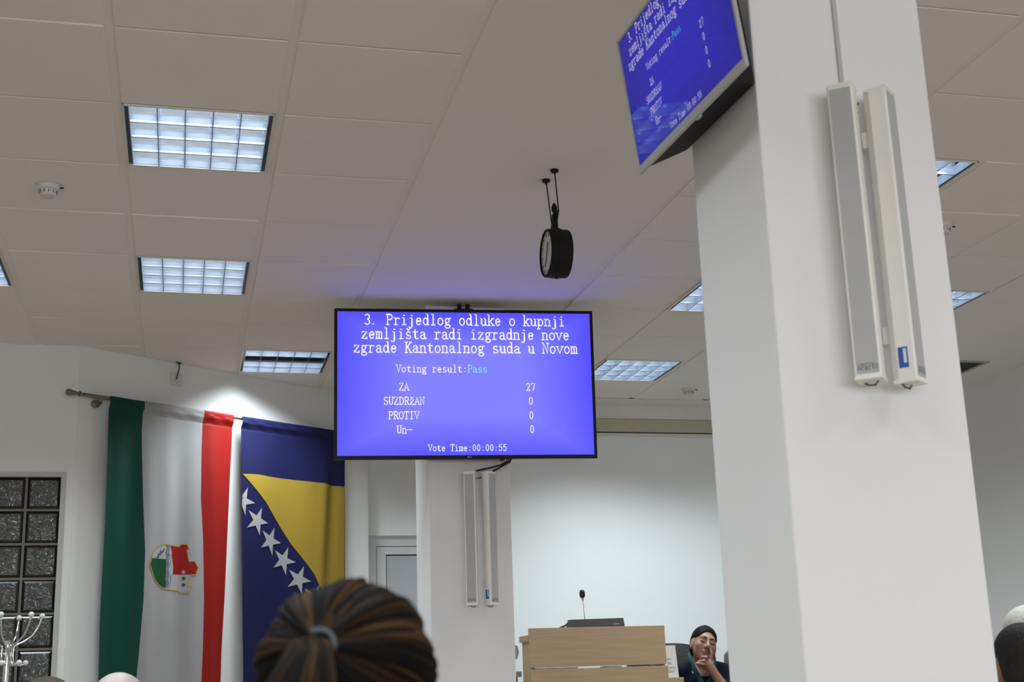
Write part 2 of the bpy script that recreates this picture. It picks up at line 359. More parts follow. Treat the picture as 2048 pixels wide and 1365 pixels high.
# ------------------------------------------------------------------ ceiling lights
def make_fixture():
    t = thing('ceiling_light', '', 'ceiling light', (0, 0, 0), 'recessed louvre lights in the ceiling')
    hx, hy = .283, .298; q = .258; d = .085; rim = .009
    hb = MB()
    for s in (-1, 1):
        hb.box((s * hx, -hy, -.004), (s * (hx - rim), hy, .012)); hb.box((-hx, s * hy, -.004), (hx, s * (hy - rim), .012))
    hb.build('frame', M['lightframe'], t, local=True)
    sd = MB()
    for s in (-1, 1): sd.box((s * (hx - rim), -hy + rim, 0.002), (s * q, hy - rim, .014)); sd.box((s * hx, -hy, .012), (s * (hx - .004), hy, d + .02)); sd.box((-hx, s * hy, .012), (hx, s * (hy - .004), d + .02))
    sd.box((-hx, -hy, d + .02), (hx, hy, d + .024))
    sd.build('housing', M['greyrim'], t, local=True)
    w = 2 * (hy - rim - .002) / 4
    for k in range(4):
        yc = -(hy - rim - .002) + (k + .5) * w; rf = MB(); vs = []; fs = []; N = 16
        for a in range(N + 1):
            th = math.pi * a / N; yy = -math.cos(th) * w * .5; zz = .002 + (math.sin(th) ** .8) * .072
            for s in (-1, 1): vs.append((s * q, yc + yy, zz))
        for a in range(N): fs.append((2 * a, 2 * a + 1, 2 * a + 3, 2 * a + 2))
        rf.add(vs, fs).build('reflector', M['alu'], t, local=True, smooth=True)
        MB().tube([(-q, yc, .050), (q, yc, .050)], .013, 12).build('tube', M['tube'], t, local=True, smooth=60)
    lv = MB()
    for k in range(1, 4):
        y = -(hy - rim - .002) + k * w; lv.box((-q, y - .0022, -.002), (q, y + .0022, .006))
    for k in range(6):
        x = -q + k * 2 * q / 5
        lv.add([(x - .0013, -hy + rim, -.002), (x + .0013, -hy + rim, -.002), (x + .0013, hy - rim, -.002), (x - .0013, hy - rim, -.002),
                (x - .008, -hy + rim, .034), (x + .008, -hy + rim, .034), (x + .008, hy - rim, .034), (x - .008, hy - rim, .034)],
               [(0, 1, 2, 3), (0, 4, 5, 1), (1, 5, 6, 2), (2, 6, 7, 3), (3, 7, 4, 0), (4, 7, 6, 5)])
    lv.build('louvre', M['alu'], t, local=True)
    ed = MB()
    for k in range(1, 4):
        y = -(hy - rim - .002) + k * w; ed.box((-q, y - .0024, -.0035), (q, y + .0024, -.002))
    for k in range(1, 5):
        x = -q + k * 2 * q / 5; ed.box((x - .0016, -hy + rim, -.0037), (x + .0016, hy - rim, -.0022))
    ed.build('blade_edges', M['bladeedge'], t, local=True)
    ld = bpy.data.lights.new('lamp', 'AREA'); ld.shape = 'SQUARE'; ld.size = .52; ld.energy = LAMP_W; ld.color = LAMP_C; ld.spread = R(LAMP_SPREAD)
    lo = bpy.data.objects.new('lamp', ld); COL.objects.link(lo); lo.parent = t; lo.location = (0, 0, -.008)
    return t
fx = make_fixture()
fl_labels = {(0, 1): 'nearest and largest louvre light left of the smooth ceiling strip', (0, 4): 'louvre light directly behind the largest one left of the smooth strip',
             (1, 7): 'louvre light above the flags with one dark tube', (5, 1): 'louvre light cut by the right edge of the near pillar, upper one',
             (5, 4): 'louvre light half hidden by the left edge of the near pillar', (5, 7): 'louvre light beside the right edge of the large blue screen',
             (7, 4): 'louvre light cut by the right edge of the near pillar, lower one', (-2, 4): 'louvre light cut off by the left edge of the photo'}
first = True
for c in fix_cells + added_cells:
    o = fx if first else copy_tree(fx); first = False
    o.location = (GX + c[0] * GP + .034 + .283, GY + (c[1] + .5) * GP, HZ)
    if c[1] == 7:
        lo = [x for x in bpy.data.objects if x.parent == o and x.type == 'LIGHT'][0]; lo.data = lo.data.copy(); lo.data.energy = LAMP_ROW7 * {1: .92, 5: 1.05, 7: .36}[c[0]]
    o['label'] = fl_labels.get(c, 'unseen recessed louvre light added to help light the room')
    if c == (1, 7):
        tb = sorted([x for x in bpy.data.objects if x.parent == o and x.name.startswith('tube')], key=lambda x: x.name)
        rf = sorted([x for x in bpy.data.objects if x.parent == o and x.name.startswith('reflector')], key=lambda x: x.name)
        tb[1].data = tb[1].data.copy(); tb[1].data.materials[0] = M['tubeoff']; tb[1]['label'] = 'unlit tube'
        rf[1].data = rf[1].data.copy(); rf[1].data.materials[0] = M['alu_shaded']; rf[1]['label'] = 'dark reflector'

# ------------------------------------------------------------------ stroke lettering
def A(cx, cy, rx, ry, a0, a1, n=None):
    n = n or max(5, int(abs(a1 - a0) / 20))
    return [(cx + rx * math.cos(R(a0 + (a1 - a0) * i / n)), cy + ry * math.sin(R(a0 + (a1 - a0) * i / n))) for i in range(n + 1)]
C_, X_ = 1.42, .95
def sf(x, y, w=.16): return [(x - w, y), (x + w, y)]
car = [(.3, 1.42), (.5, 1.16), (.7, 1.42)]
def dot(x, y): return [(x - .05, y), (x + .05, y)]
GL = {
 '0': [A(.5, .71, .29, .71, 0, 360, 20)], '2': [A(.5, 1.05, .29, .37, 170, -25) + [(.2, 0), (.8, 0), (.82, .22)]],
 '3': [A(.46, 1.07, .29, .35, 150, -90) + A(.46, .36, .33, .36, 90, -150)], '5': [[(.78, 1.42), (.28, 1.42), (.24, .78)] + A(.47, .45, .33, .45, 130, -150)],
 '7': [[(.18, 1.2), (.18, 1.42), (.82, 1.42), (.45, 0)]], '.': [dot(.28, .06)], ':': [dot(.5, .14), dot(.5, .8)], '-': [[(.08, .66), (.92, .66)]],
 'P': [[(.25, 0), (.25, C_)], sf(.25, 0), [(.08, C_), (.55, C_)] + A(.55, 1.05, .32, .37, 90, -90) + [(.25, .68)]],
 'K': [[(.22, 0), (.22, C_)], sf(.22, 0), sf(.22, C_), [(.82, C_), (.28, .66)], [(.4, .82), (.84, 0)], sf(.82, C_, .13), sf(.84, 0, .15)],
 'N': [[(.18, 0), (.18, C_), (.8, 0), (.8, C_)], sf(.18, 0, .13), [(.04, C_), (.18, C_)], sf(.8, C_, .15)],
 'V': [[(.14, C_), (.5, 0), (.86, C_)], sf(.14, C_), sf(.86, C_)], 'Z': [[(.16, 1.18), (.16, C_), (.84, C_), (.14, 0), (.86, 0), (.86, .26)]],
 'A': [[(.12, 0), (.5, C_), (.88, 0)], [(.26, .5), (.74, .5)], sf(.12, 0, .13), sf(.88, 0, .13)],
 'S': [A(.5, 1.07, .31, .35, 25, 270) + A(.5, .36, .34, .36, 90, -160)],
 'U': [[(.2, C_), (.2, .4)] + A(.5, .4, .3, .4, 180, 360) + [(.8, C_)], sf(.2, C_), sf(.8, C_)],
 'D': [[(.22, 0), (.22, C_)], [(.06, C_), (.45, C_)] + A(.45, .71, .41, .71, 90, -90) + [(.06, 0)]],
 'R': [[(.22, 0), (.22, C_)], sf(.22, 0), [(.06, C_), (.52, C_)] + A(.52, 1.07, .32, .35, 90, -90) + [(.22, .72)], [(.52, .72), (.84, 0), (.98, 0)]],
 'O': [A(.5, .71, .38, .71, 0, 360, 20)], 'T': [[(.08, 1.16), (.08, C_), (.92, C_), (.92, 1.16)], [(.5, C_), (.5, 0)], sf(.5, 0, .18)],
 'I': [[(.5, 0), (.5, C_)], sf(.5, 0, .2), sf(.5, C_, .2)], 'L': [[(.2, C_), (.2, 0), (.82, 0)]],
 'G': [A(.5, .71, .36, .71, 45, 330) + [(.86, .62), (.5, .62)]],
 'a': [A(.45, .69, .26, .26, 160, 0) + [(.71, .14), (.82, .01), (.95, .06)], A(.45, .27, .27, .27, 70, 380)],
 'c': [A(.52, .475, .33, .475, 40, 320)], 'd': [A(.44, .475, .29, .475, 0, 360, 16), [(.58, 1.5), (.74, 1.5), (.74, 0), (.92, 0)]],
 'e': [[(.2, .52), (.8, .52)] + A(.5, .475, .3, .475, 5, 320)],
 'g': [A(.45, .64, .25, .3, 0, 360, 14), [(.64, .86), (.8, .95), (.92, .92)], [(.3, .4), (.22, .22), (.32, .08), (.66, .04)] + A(.5, -.2, .34, .23, 60, -240)],
 'i': [[(.28, X_), (.5, X_), (.5, 0)], sf(.5, 0, .24), dot(.48, 1.3)], 'j': [[(.36, X_), (.58, X_), (.58, -.2)] + A(.36, -.2, .22, .22, 0, -150), dot(.56, 1.3)],
 'k': [[(.08, 1.5), (.24, 1.5), (.24, 0)], sf(.24, 0), [(.78, X_), (.3, .42)], [(.42, .56), (.84, 0)], sf(.78, X_, .14), sf(.84, 0, .14)],
 'l': [[(.28, 1.5), (.5, 1.5), (.5, 0)], sf(.5, 0, .24)],
 'm': [[(.02, X_), (.16, X_), (.16, 0)], A(.33, .74, .17, .21, 180, 0) + [(.5, 0)], A(.67, .74, .17, .21, 180, 0) + [(.84, 0)], sf(.16, 0, .1), sf(.5, 0, .1), sf(.84, 0, .1)],
 'n': [[(.06, X_), (.22, X_), (.22, 0)], A(.49, .68, .27, .27, 180, 0) + [(.76, 0)], sf(.22, 0, .15), sf(.76, 0, .15)],
 'o': [A(.5, .475, .33, .475, 0, 360, 18)], 'p': [[(.06, X_), (.22, X_), (.22, -.42)], A(.52, .475, .29, .475, 0, 360, 16), sf(.22, -.42)],
 'r': [[(.12, X_), (.34, X_), (.34, 0)], A(.64, .6, .3, .34, 180, 45), sf(.36, 0, .22)],
 's': [A(.5, .71, .27, .24, 30, 270) + A(.5, .24, .3, .24, 90, -160)], 't': [[(.42, 1.25), (.42, .2)] + A(.63, .2, .21, .2, 180, 330), [(.15, X_), (.78, X_)]],
 'u': [[(.08, X_), (.22, X_), (.22, .28)] + A(.48, .28, .26, .28, 180, 360), [(.6, X_), (.74, X_), (.74, 0), (.94, 0)]],
 'v': [[(.14, X_), (.5, 0), (.86, X_)], sf(.14, X_, .13), sf(.86, X_, .13)], 'z': [[(.18, .76), (.18, X_), (.82, X_), (.16, 0), (.84, 0), (.84, .2)]],
 '=': [[(.1, .2), (.9, .2)], [(.1, .6), (.9, .6)], [(.1, 1.0), (.9, 1.0)], [(.1, 1.4), (.9, 1.4)]],
}
GL['š'] = GL['s'] + [car]; GL['ž'] = GL['z'] + [car]; GL['ć'] = GL['c'] + [[(.45, 1.12), (.7, 1.42)]]
def text(mb, s, x, z, cell, th=.125, hs=1.0, y=0.0, adv=1.0):
    """ribbon lettering in the local XZ plane, reading towards +x, seen from -y"""
    for ci, ch in enumerate(s):
        for st in GL.get(ch, []):
            P = [Vector((x + (ci * adv + p[0]) * cell, 0, z + p[1] * cell * hs)) for p in st]
            L = []; n = len(P)
            for i in range(n):
                d = (P[min(i + 1, n - 1)] - P[max(i - 1, 0)]).normalized(); nn = Vector((-d.z, 0, d.x))
                if 0 < i < n - 1:
                    e = (P[i + 1] - P[i]).normalized(); m2 = Vector((-e.z, 0, e.x)); k = max(.6, nn.dot(m2))
                else: k = 1
                L.append(nn * (th * cell * .5 / k))
            ext = th * cell * .4
            P[0] = P[0] - (P[1] - P[0]).normalized() * ext; P[-1] = P[-1] + (P[-1] - P[-2]).normalized() * ext
            vs = []
            for p, l in zip(P, L): vs += [(p.x + l.x, y, p.z + l.z), (p.x - l.x, y, p.z - l.z)]
            mb.add(vs, [(2 * i, 2 * i + 1, 2 * i + 3, 2 * i + 2) for i in range(n - 1)])

# ------------------------------------------------------------------ screens
ROWS = [('3. Prijedlog odluke o kupnji', .102, .090, .0285), ('zemljišta radi izgradnje nove', .090, .189, .0285), ('zgrade Kantonalnog suda u Novom', .060, .286, .0286),
        ('Voting result:', .2265, .424, .0199), ('ZA', .236, .551, .0201), ('SUZDRžAN', .176, .649, .0201), ('PROTIV', .195, .749, .0201), ('Un-', .227, .847, .0201),
        ('27', .734, .551, .0201), ('0', .743, .649, .0201), ('0', .744, .749, .0201), ('0', .745, .847, .0201), ('Vote Time:00:00:55', .347, .970, .0171)]
def screen_mat(name, c_mid, c_edge, rough):
    m = emit_mat(name, c_mid, 1.0, rough, (0.004, 0.004, 0.006)); nt = m.node_tree; b = nt.nodes['Principled BSDF']
    tc = nt.nodes.new('ShaderNodeTexCoord'); sx = nt.nodes.new('ShaderNodeSeparateXYZ'); nt.links.new(tc.outputs['Generated'], sx.inputs[0])
    def edge(sock):      # 0 in the middle of the panel, 1 at its rim: uneven panel backlight
        a = nt.nodes.new('ShaderNodeMath'); a.operation = 'SUBTRACT'; nt.links.new(sock, a.inputs[0]); a.inputs[1].default_value = .5
        b2 = nt.nodes.new('ShaderNodeMath'); b2.operation = 'ABSOLUTE'; nt.links.new(a.outputs[0], b2.inputs[0])
        c = nt.nodes.new('ShaderNodeMapRange'); c.inputs[1].default_value = .22; c.inputs[2].default_value = .5; c.inputs[3].default_value = 0; c.inputs[4].default_value = 1
        nt.links.new(b2.outputs[0], c.inputs[0]); return c.outputs[0]
    mxx = nt.nodes.new('ShaderNodeMath'); mxx.operation = 'MAXIMUM'; nt.links.new(edge(sx.outputs[0]), mxx.inputs[0]); nt.links.new(edge(sx.outputs[2]), mxx.inputs[1])
    mx = nt.nodes.new('ShaderNodeMix'); mx.data_type = 'RGBA'; mx.inputs[6].default_value = (*c_mid, 1); mx.inputs[7].default_value = (*c_edge, 1)
    nt.links.new(mxx.outputs[0], mx.inputs[0]); nt.links.new(mx.outputs[2], b.inputs['Emission Color'])
    b.inputs['Specular IOR Level'].default_value = .25
    return m
def make_tv(label, centre, yaw, tilt, w, h, bz, bezel_m, scr_m, txt_m, pass_m, deep, d1, ins):
    r = Vector((math.cos(yaw), math.sin(yaw), 0)); n0 = Vector((math.sin(yaw), -math.cos(yaw), 0))
    u = Vector((0, 0, 1)) * math.cos(tilt) + n0 * math.sin(tilt); f = r.cross(u)          # f = -facing? facing is n0 tilted
    mw = Matrix(((r.x, -f.x, u.x, centre[0]), (r.y, -f.y, u.y, centre[1]), (r.z, -f.z, u.z, centre[2]), (0, 0, 0, 1)))
    if mw.to_3x3().determinant() < 0: mw = Matrix(((r.x, f.x, u.x, centre[0]), (r.y, f.y, u.y, centre[1]), (r.z, f.z, u.z, centre[2]), (0, 0, 0, 1)))
    fy = -1 if (mw.to_3x3() @ Vector((0, -1, 0))).dot(n0) > 0 else 1
    assert fy == -1
    t = thing('television', label, 'television', (0, 0, 0), None, mw)
    sl, st, sb = bz; x0, x1, z0, z1 = -w / 2, w / 2, -h / 2, h / 2; sx0, sx1, sz0, sz1 = x0 + sl, x1 - sl, z0 + sb, z1 - st
    fr = MB(); d0 = -.005
    for a, b in (((x0, d0, z0), (sx0, d1, z1)), ((sx1, d0, z0), (x1, d1, z1)), ((sx0, d0, sz1), (sx1, d1, z1)), ((sx0, d0, z0), (sx1, d1, sz0))): fr.box(a, b)
    fr.build('bezel', bezel_m, t, local=True)
    bk = MB(); d2 = d1 + .010; bk.box((x0 + .004, d1 - .002, z0 + .004), (x1 - .004, d2 - (.006 if ins < .04 else 0), z1 - .004), .0015)
    d2 = d2 - (.008 if ins < .04 else 0)
    rx = .07 if ins < .04 else 0
    q0 = [(x0 + ins, d2, z0 + .006), (x1 - ins - rx, d2, z0 + .006), (x1 - ins - rx, d2, z1 - .06), (x0 + ins, d2, z1 - .06)]
    q1 = [(x0 + ins + .07, deep, z0 + .026), (x1 - ins - .05 - rx, deep, z0 + .026), (x1 - ins - .05 - rx, deep, z1 - .12), (x0 + ins + .07, deep, z1 - .12)]
    bk.add(q0 + q1, [(k, (k + 1) % 4, 4 + (k + 1) % 4, 4 + k) for k in range(4)] + [(4, 5, 6, 7)])
    bk.build('housing', M['blackm'], t, local=True)
    sc = MB().add([(sx0, -.003, sz0), (sx1, -.003, sz0), (sx1, -.003, sz1), (sx0, -.003, sz1), (sx0, d1, sz0), (sx1, d1, sz0), (sx1, d1, sz1), (sx0, d1, sz1)],
                  [(0, 1, 2, 3), (4, 7, 6, 5), (0, 4, 5, 1), (1, 5, 6, 2), (2, 6, 7, 3), (3, 7, 4, 0)]).build('screen', scr_m, t, local=True)
    W, H = sx1 - sx0, sz1 - sz0; ps = MB()
    for s, uu, vv, c in ROWS:
        tx = MB(); text(tx, s, sx0 + uu * W, sz1 - vv * H, c * W, .15, y=-.0042); tx.build('text_line', txt_m, sc, local=True)
    text(ps, 'Pass', sx0 + (.2265 + 14 * .0199) * W, sz1 - .424 * H, .0199 * W, .15, y=-.0042)
    b = ps.build('result_word', pass_m, sc, local=True); b['label'] = 'pale cyan result word'
    return t, mw
S_FAR = screen_mat('far_screen_blue', (0.225, 0.215, 1.32), (0.085, 0.075, 1.15), 0.22)
S_NEAR = screen_mat('near_screen_blue', (0.016, 0.014, 0.40), (0.012, 0.010, 0.27), 0.03)
T_FAR = emit_mat('far_text_white', (0.95, 0.93, 1.0), 1.0); P_FAR = emit_mat('far_text_cyan', (0.20, 0.80, 0.95), 1.0)
T_NEAR = emit_mat('near_text_white', (0.45, 0.42, 0.62), 1.0); P_NEAR = emit_mat('near_text_cyan', (0.05, 0.34, 0.55), 1.0)
tvf, mwf = make_tv('large black-framed blue vote-result screen hanging in front of the far pillar', (1.512, 7.150, 2.777), -0.085, 0.059, 1.462, 0.844, (.017, .017, .021), M['black'], S_FAR, T_FAR, P_FAR, .058, .024, .05)
lg = MB(); lg.lathe([(.0, 0), (.0048, 0), (.0048, .001)], (.003, -.0105, -.4115), (0, 1, 0), 16); text(lg, 'LG', .0095, -.416, .0062, .2, y=-.0100)
lg.build('logo', mat('logo_grey', (.35, .35, .38), .4), tvf, local=True)
br = MB()
br.box((-.16, .058, -.10), (.16, .064, .26)).box((-.035, .064, .14), (-.012, .085, .47)).box((.012, .064, .14), (.035, .085, .47)).box((-.05, .05, .425), (.05, .10, .44))
br.build('mount', M['blackm'], tvf, local=True)
MB().box((.18, -.004, -.432), (.205, .012, -.4225)).build('power_button', M['black'], tvf, local=True)
K = 1.12
tvn, mwn = make_tv('smaller silver-framed blue screen tilted on the side of the near pillar', (1.053 * K, 2.6 * K, 1.39 * K + 1.10), -1.534, 0.114, .601 * K, .601 * K / 1.70, (.0085, .0085, .021), M['silver'], S_NEAR, T_NEAR, P_NEAR, .098, .004, .034)
am = MB().box((-.10, .096, -.06), (.10, .102, .09)).box((-.03, .100, -.03), (.03, .125, .05))
am.build('mount', M['blackm'], tvn, local=True)
MB().box((.042, -.002, -.2030), (.064, .006, -.1965)).build('power_button', M['silver'], tvn, local=True)

# ------------------------------------------------------------------ column speakers
def make_speaker(label, c, beta, z0, z1, w=.061, d=.060, sticker=False):
    mw = Matrix.Translation((c[0], c[1], z0)) @ Matrix.Rotation(beta, 4, 'Z')
    t = thing('column_speaker', label, 'speaker', (0, 0, 0), 'column speakers on the two pillars', mw)
    H = z1 - z0; hw = w / 2; hd = d / 2
    cb = MB(); prof = [(-hw, -hd + .004), (-hw + .004, -hd), (hw - .004, -hd), (hw, -hd + .004), (hw, hd - .018), (hw - .012, hd), (-hw + .012, hd), (-hw, hd - .018)]
    n = len(prof); cb.add([(x, y, .006) for x, y in prof] + [(x, y, H - .006) for x, y in prof], [tuple(range(n))[::-1], tuple(range(n, 2 * n))] + [(k, (k + 1) % n, n + (k + 1) % n, n + k) for k in range(n)])
    cb.build('cabinet', M['spk'], t, local=True)
    for za, zb in ((0, .008), (H - .008, H)): MB().box((-hw - .001, -hd - .002, za), (hw + .001, hd - .004, zb), .002).build('end_cap', M['spk'], t, local=True)
    g = MB().box((-hw + .006, -hd - .0012, .014), (hw - .005, -hd + .004, H - .014)).build('grille', M['grille'], t, local=True)
    lt = MB(); text(lt, 'APart', -hw + .0085, .022, .0078, .17, 1.25, y=-hd - .0020); text(lt, '=', hw - .0135, .022, .0075, .14, 1.0, y=-hd - .0020); lt.box((-hw + .024, -hd - .0022, .0355), (hw - .014, -hd - .0016, .0366))
    lt.build('lettering', M['logo'], g, local=True)
    for zb in (.10, H - .14): MB().box((-.012, hd - .002, zb), (.012, hd + .016, zb + .04)).build('bracket', M['spk'], t, local=True)
    MB().tube([(-.02, .012, .002), (-.008, .008, -.006), (.008, .004, -.008), (.016, 0, .002)], .0022, 8).build('wire', M['copper'], t, local=True)
    if sticker:
        s = MB().box((-hw - .0012, -.014, .034), (-hw + .002, .008, .082)); s.mi = 1; s.box((-hw - .0018, -.011, .045), (-hw, -.004, .078))
        s.build('label_sticker', [M['blue'], M['paper']], t, local=True)
    return t
make_speaker('left one of the two white column speakers on the near pillar', (1.503, 2.684), R(-40), 1.755, 2.478)
make_speaker('right column speaker on the near pillar, turned away, with blue sticker', (1.598, 2.684), R(40), 1.750, 2.476, sticker=True)
make_speaker('left one of the two column speakers on the far pillar', (1.531, 7.205), R(-24), 1.563, 2.288)
make_speaker('right column speaker on the far pillar, with small blue sticker', (1.632, 7.205), R(33), 1.562, 2.289, sticker=True)
tag(MB().box((1.5315, 2.737, 2.478), (1.5425, 2.745, HZ), .0015).build('cable_trunking', mat('trunking_grey', (.50, .48, .47), .6), loc=(1.537, 2.74, 2.478)),
    'thin beige cable strip running down the near pillar to its speakers', 'cable trunking')
cb = thing('speaker_wire', 'brown wire loop between the two speakers on the near pillar', 'wire', (1.548, 2.715, 2.43))
MB().tube([(1.560, 2.712, 2.455), (1.549, 2.71, 2.44), (1.546, 2.708, 2.41), (1.549, 2.71, 2.385)], .002, 8).tube([(1.555, 2.714, 2.432), (1.548, 2.712, 2.425)], .004, 8).build('strand', M['copper'], cb, smooth=True)
for k, (lab, pts) in enumerate((('upper black cable sagging from the large screen to the far left speaker', [(1.755, 7.17, 2.375), (1.742, 7.17, 2.345), (1.70, 7.18, 2.325), (1.65, 7.19, 2.312), (1.60, 7.195, 2.302), (1.565, 7.20, 2.294)]),
                                ('lower black cable curving from the large screen to the far right speaker', [(1.768, 7.175, 2.372), (1.752, 7.175, 2.340), (1.715, 7.18, 2.322), (1.685, 7.19, 2.305), (1.66, 7.20, 2.293)]))):
    tag(MB().tube(pts, .0052, 8).build('cable', M['blackrub'], loc=pts[0], smooth=True), lab, 'cable', 'black cables under the large screen')
tag(MB().tube([(1.567, 7.215, 2.255), (1.60, 7.218, 2.262)], .003, 6).build('speaker_wire', M['copper'], loc=(1.58, 7.215, 2.258)), 'short red-brown wire between the far pillar speakers', 'wire')

# ------------------------------------------------------------------ flags on the slanted wall
pole = thing('flag_pole', 'brown metal pole on the slanted wall carrying both flags', 'pole', SW(-.34, 2.93, .08))
MB().tube([SW(-.47, 2.936, .08), SW(1.70, 2.936, .08)], .0115, 14).build('rod', M['brass'], pole, smooth=60)
dv = SD
MB().lathe([(.0, -.072), (.019, -.070), (.021, -.062), (.010, .0), (.010, .008), (.016, .01), (.016, .020), (.011, .022)], SW(-.505, 2.937, .08), tuple(SD), 20).build('finial', M['brass'], pole, smooth=40)
for uu in (-.345, 1.66):
    MB().lathe([(.0, -.004), (.026, -.004), (.026, .012), (.012, .016), (.012, .06)], SW(uu, 2.905, .012), tuple(SN), 20).tube([SW(uu, 2.91, .065), SW(uu, 2.936, .08)], .014, 10).build('bracket', M['brass'], pole, smooth=40)
def cloth_off(k, u, z):
    t = min(1.0, max(0.0, (2.90 - z) / .35)); a = .004 + .012 * t + .010 * min(1, max(0, (2.6 - z) / 1.2))
    if k == 0: w = math.sin(u * 2 * math.pi / .40 + .6 + .5 * math.sin(z * 1.3)) * a + math.sin(u * 2 * math.pi / .17 + z * .9) * a * .28
    else: w = math.sin(u * 2 * math.pi / .55 - 1.0 + .35 * math.sin(z * 1.7)) * a * .7 - .022 * t * math.exp(-((u - 1.50 + .06 * (2.5 - z)) / .055) ** 2) + .012 * t * math.exp(-((u - 1.42 + .06 * (2.5 - z)) / .05) ** 2)
    head = .0165 * max(0, 1 - max(0, 2.905 - z) / .03) if z < 2.938 else .0165 * math.sqrt(max(0, 1 - ((z - 2.938) / .0142) ** 2)) - .0
    hem = (.0022 * math.sin(u * 47 + z * 60) + .0014 * math.sin(u * 90 - z * 80)) if 2.872 < z < 2.925 else (-.003 if 2.862 < z <= 2.872 else 0)
    return .080 + w + head + hem
def lerp(tab, z):       # tab: (z, u) from top to bottom
    if z >= tab[0][0]: return tab[0][1]
    for (a, ua), (b, ub) in zip(tab, tab[1:]):
        if z >= b: return ua + (ub - ua) * (a - z) / (a - b)
    return tab[-1][1]
def flag_sheet(mb, k, edges, z0, z1, nz=150, nu=16, lift=0.0, thick=True):
    """one strip per pair of neighbouring edges, one material index each"""
    for s, (ea, eb) in enumerate(zip(edges, edges[1:])):
        mb.mi = s; vs = []; fs = []
        for i in range(nz + 1):
            z = z1 - (z1 - z0) * (i / nz) ** 1.6; ua, ub = lerp(ea, z), lerp(eb, z)
            for j in range(nu + 1):
                u = ua + (ub - ua) * j / nu; vs.append(SW(u, z, cloth_off(k, u, z) + lift))
        for i in range(nz):
            for j in range(nu): fs.append((i * (nu + 1) + j, i * (nu + 1) + j + 1, (i + 1) * (nu + 1) + j + 1, (i + 1) * (nu + 1) + j))
        mb.add(vs, fs)
E_L = [(2.945, -.293), (2.6, -.290), (2.16, -.285), (1.86, -.290), (1.57, -.293), (1.24, -.281), (.95, -.27)]
E_G = [(2.94, -.049), (2.74, -.051), (2.33, -.030), (2.02, -.010), (1.72, -.011), (1.31, -.031), (.95, -.05)]
E_W = [(2.94, .397), (2.69, .393), (2.37, .395), (2.11, .415), (1.735, .430), (1.426, .429), (1.23, .424), (.95, .41)]
E_R = [(2.946, .634), (2.616, .630), (2.12, .623), (1.74, .617), (1.43, .606), (1.23, .604), (.95, .60)]
f1 = thing('flag', 'green, white and red striped flag with coat of arms on the slanted wall', 'flag', SW(.17, 2.94, .08))
mb = MB(); flag_sheet(mb, 0, [E_L, E_G, E_W, E_R], .95, 2.952); c1 = mb.build('cloth', [M['green'], M['fwhite'], M['red']], f1, smooth=True)
def decal(k, poly, lift, name, m, parent, sub=.03):
    bm = bmesh.new(); vs = [bm.verts.new((p[0], p[1], 0)) for p in poly]; bm.faces.new(vs)
    bmesh.ops.triangulate(bm, faces=bm.faces[:])
    for _ in range(4):
        lg2 = [e for e in bm.edges if e.calc_length() > sub]
        if not lg2: break
        bmesh.ops.subdivide_edges(bm, edges=lg2, cuts=1); bmesh.ops.triangulate(bm, faces=bm.faces[:])
    bm.verts.index_update(); mb = MB()
    mb.add([SW(v.co.x, v.co.y, cloth_off(k, v.co.x, v.co.y) + lift) for v in bm.verts], [[v.index for v in f.verts] for f in bm.faces]); bm.free()
    return mb.build(name, m, parent, smooth=True)
def strip(k, pts, wdt, lift, name, m, parent, close=False):
    mb = MB()
    dense = []
    for a, b in zip(pts, pts[1:] + ([pts[0]] if close else [])):
        nseg = max(1, int(math.hypot(b[0] - a[0], b[1] - a[1]) / .012))
        dense += [(a[0] + (b[0] - a[0]) * i / nseg, a[1] + (b[1] - a[1]) * i / nseg) for i in range(nseg)]
    if not close: dense.append(pts[-1])
    n = len(dense); vs = []
    for i in range(n):
        p, q2 = dense[(i - 1) % n] if close or i else dense[0], dense[(i + 1) % n] if close or i < n - 1 else dense[-1]
        dx, dz = q2[0] - p[0], q2[1] - p[1]; l = math.hypot(dx, dz) or 1; nx, nz = -dz / l * wdt / 2, dx / l * wdt / 2
        for s in (1, -1):
            u, z = dense[i][0] + s * nx, dense[i][1] + s * nz; vs.append(SW(u, z, cloth_off(k, u, z) + lift))
    mb.add(vs, [(2 * i, 2 * i + 1, (2 * i + 3) % (2 * n), (2 * i + 2) % (2 * n)) for i in range(n if close else n - 1)])
    return mb.build(name, m, parent)
OUT = [(.035, 1.978), (.046, 2.004), (.060, 2.025), (.081, 2.045), (.107, 2.06), (.134, 2.066), (.18, 2.066), (.223, 2.063), (.261, 2.061), (.271, 2.075), (.310, 2.076), (.321, 2.042), (.307, 2.042), (.323, 1.969),
       (.358, 1.970), (.383, 1.931), (.367, 1.886), (.332, 1.884), (.316, 1.813), (.339, 1.814), (.327, 1.775), (.277, 1.772), (.264, 1.788), (.172, 1.790), (.130, 1.797), (.099, 1.813), (.068, 1.843), (.042, 1.888), (.022, 1.933)]
em = decal(0, OUT, .0015, 'emblem', M['emwhite'], c1)
strip(0, OUT, .006, .0030, 'emblem_border', M['gold'], c1, True)
decal(0, [(.036, 1.975), (.150, 1.973), (.151, 1.913), (.151, 1.862), (.157, 1.798), (.130, 1.800), (.099, 1.816), (.069, 1.846), (.043, 1.888), (.024, 1.934)], .0022, 'emblem_green_field', M['emgreen'], c1)
decal(0, [(.188, 2.060), (.261, 2.058), (.273, 2.072), (.308, 2.073), (.317, 2.044), (.305, 2.041), (.321, 1.967), (.356, 1.967), (.380, 1.931), (.365, 1.887), (.224, 1.886), (.222, 1.927), (.211, 1.973), (.203, 2.023)], .0022, 'emblem_red_field', M['red'], c1)
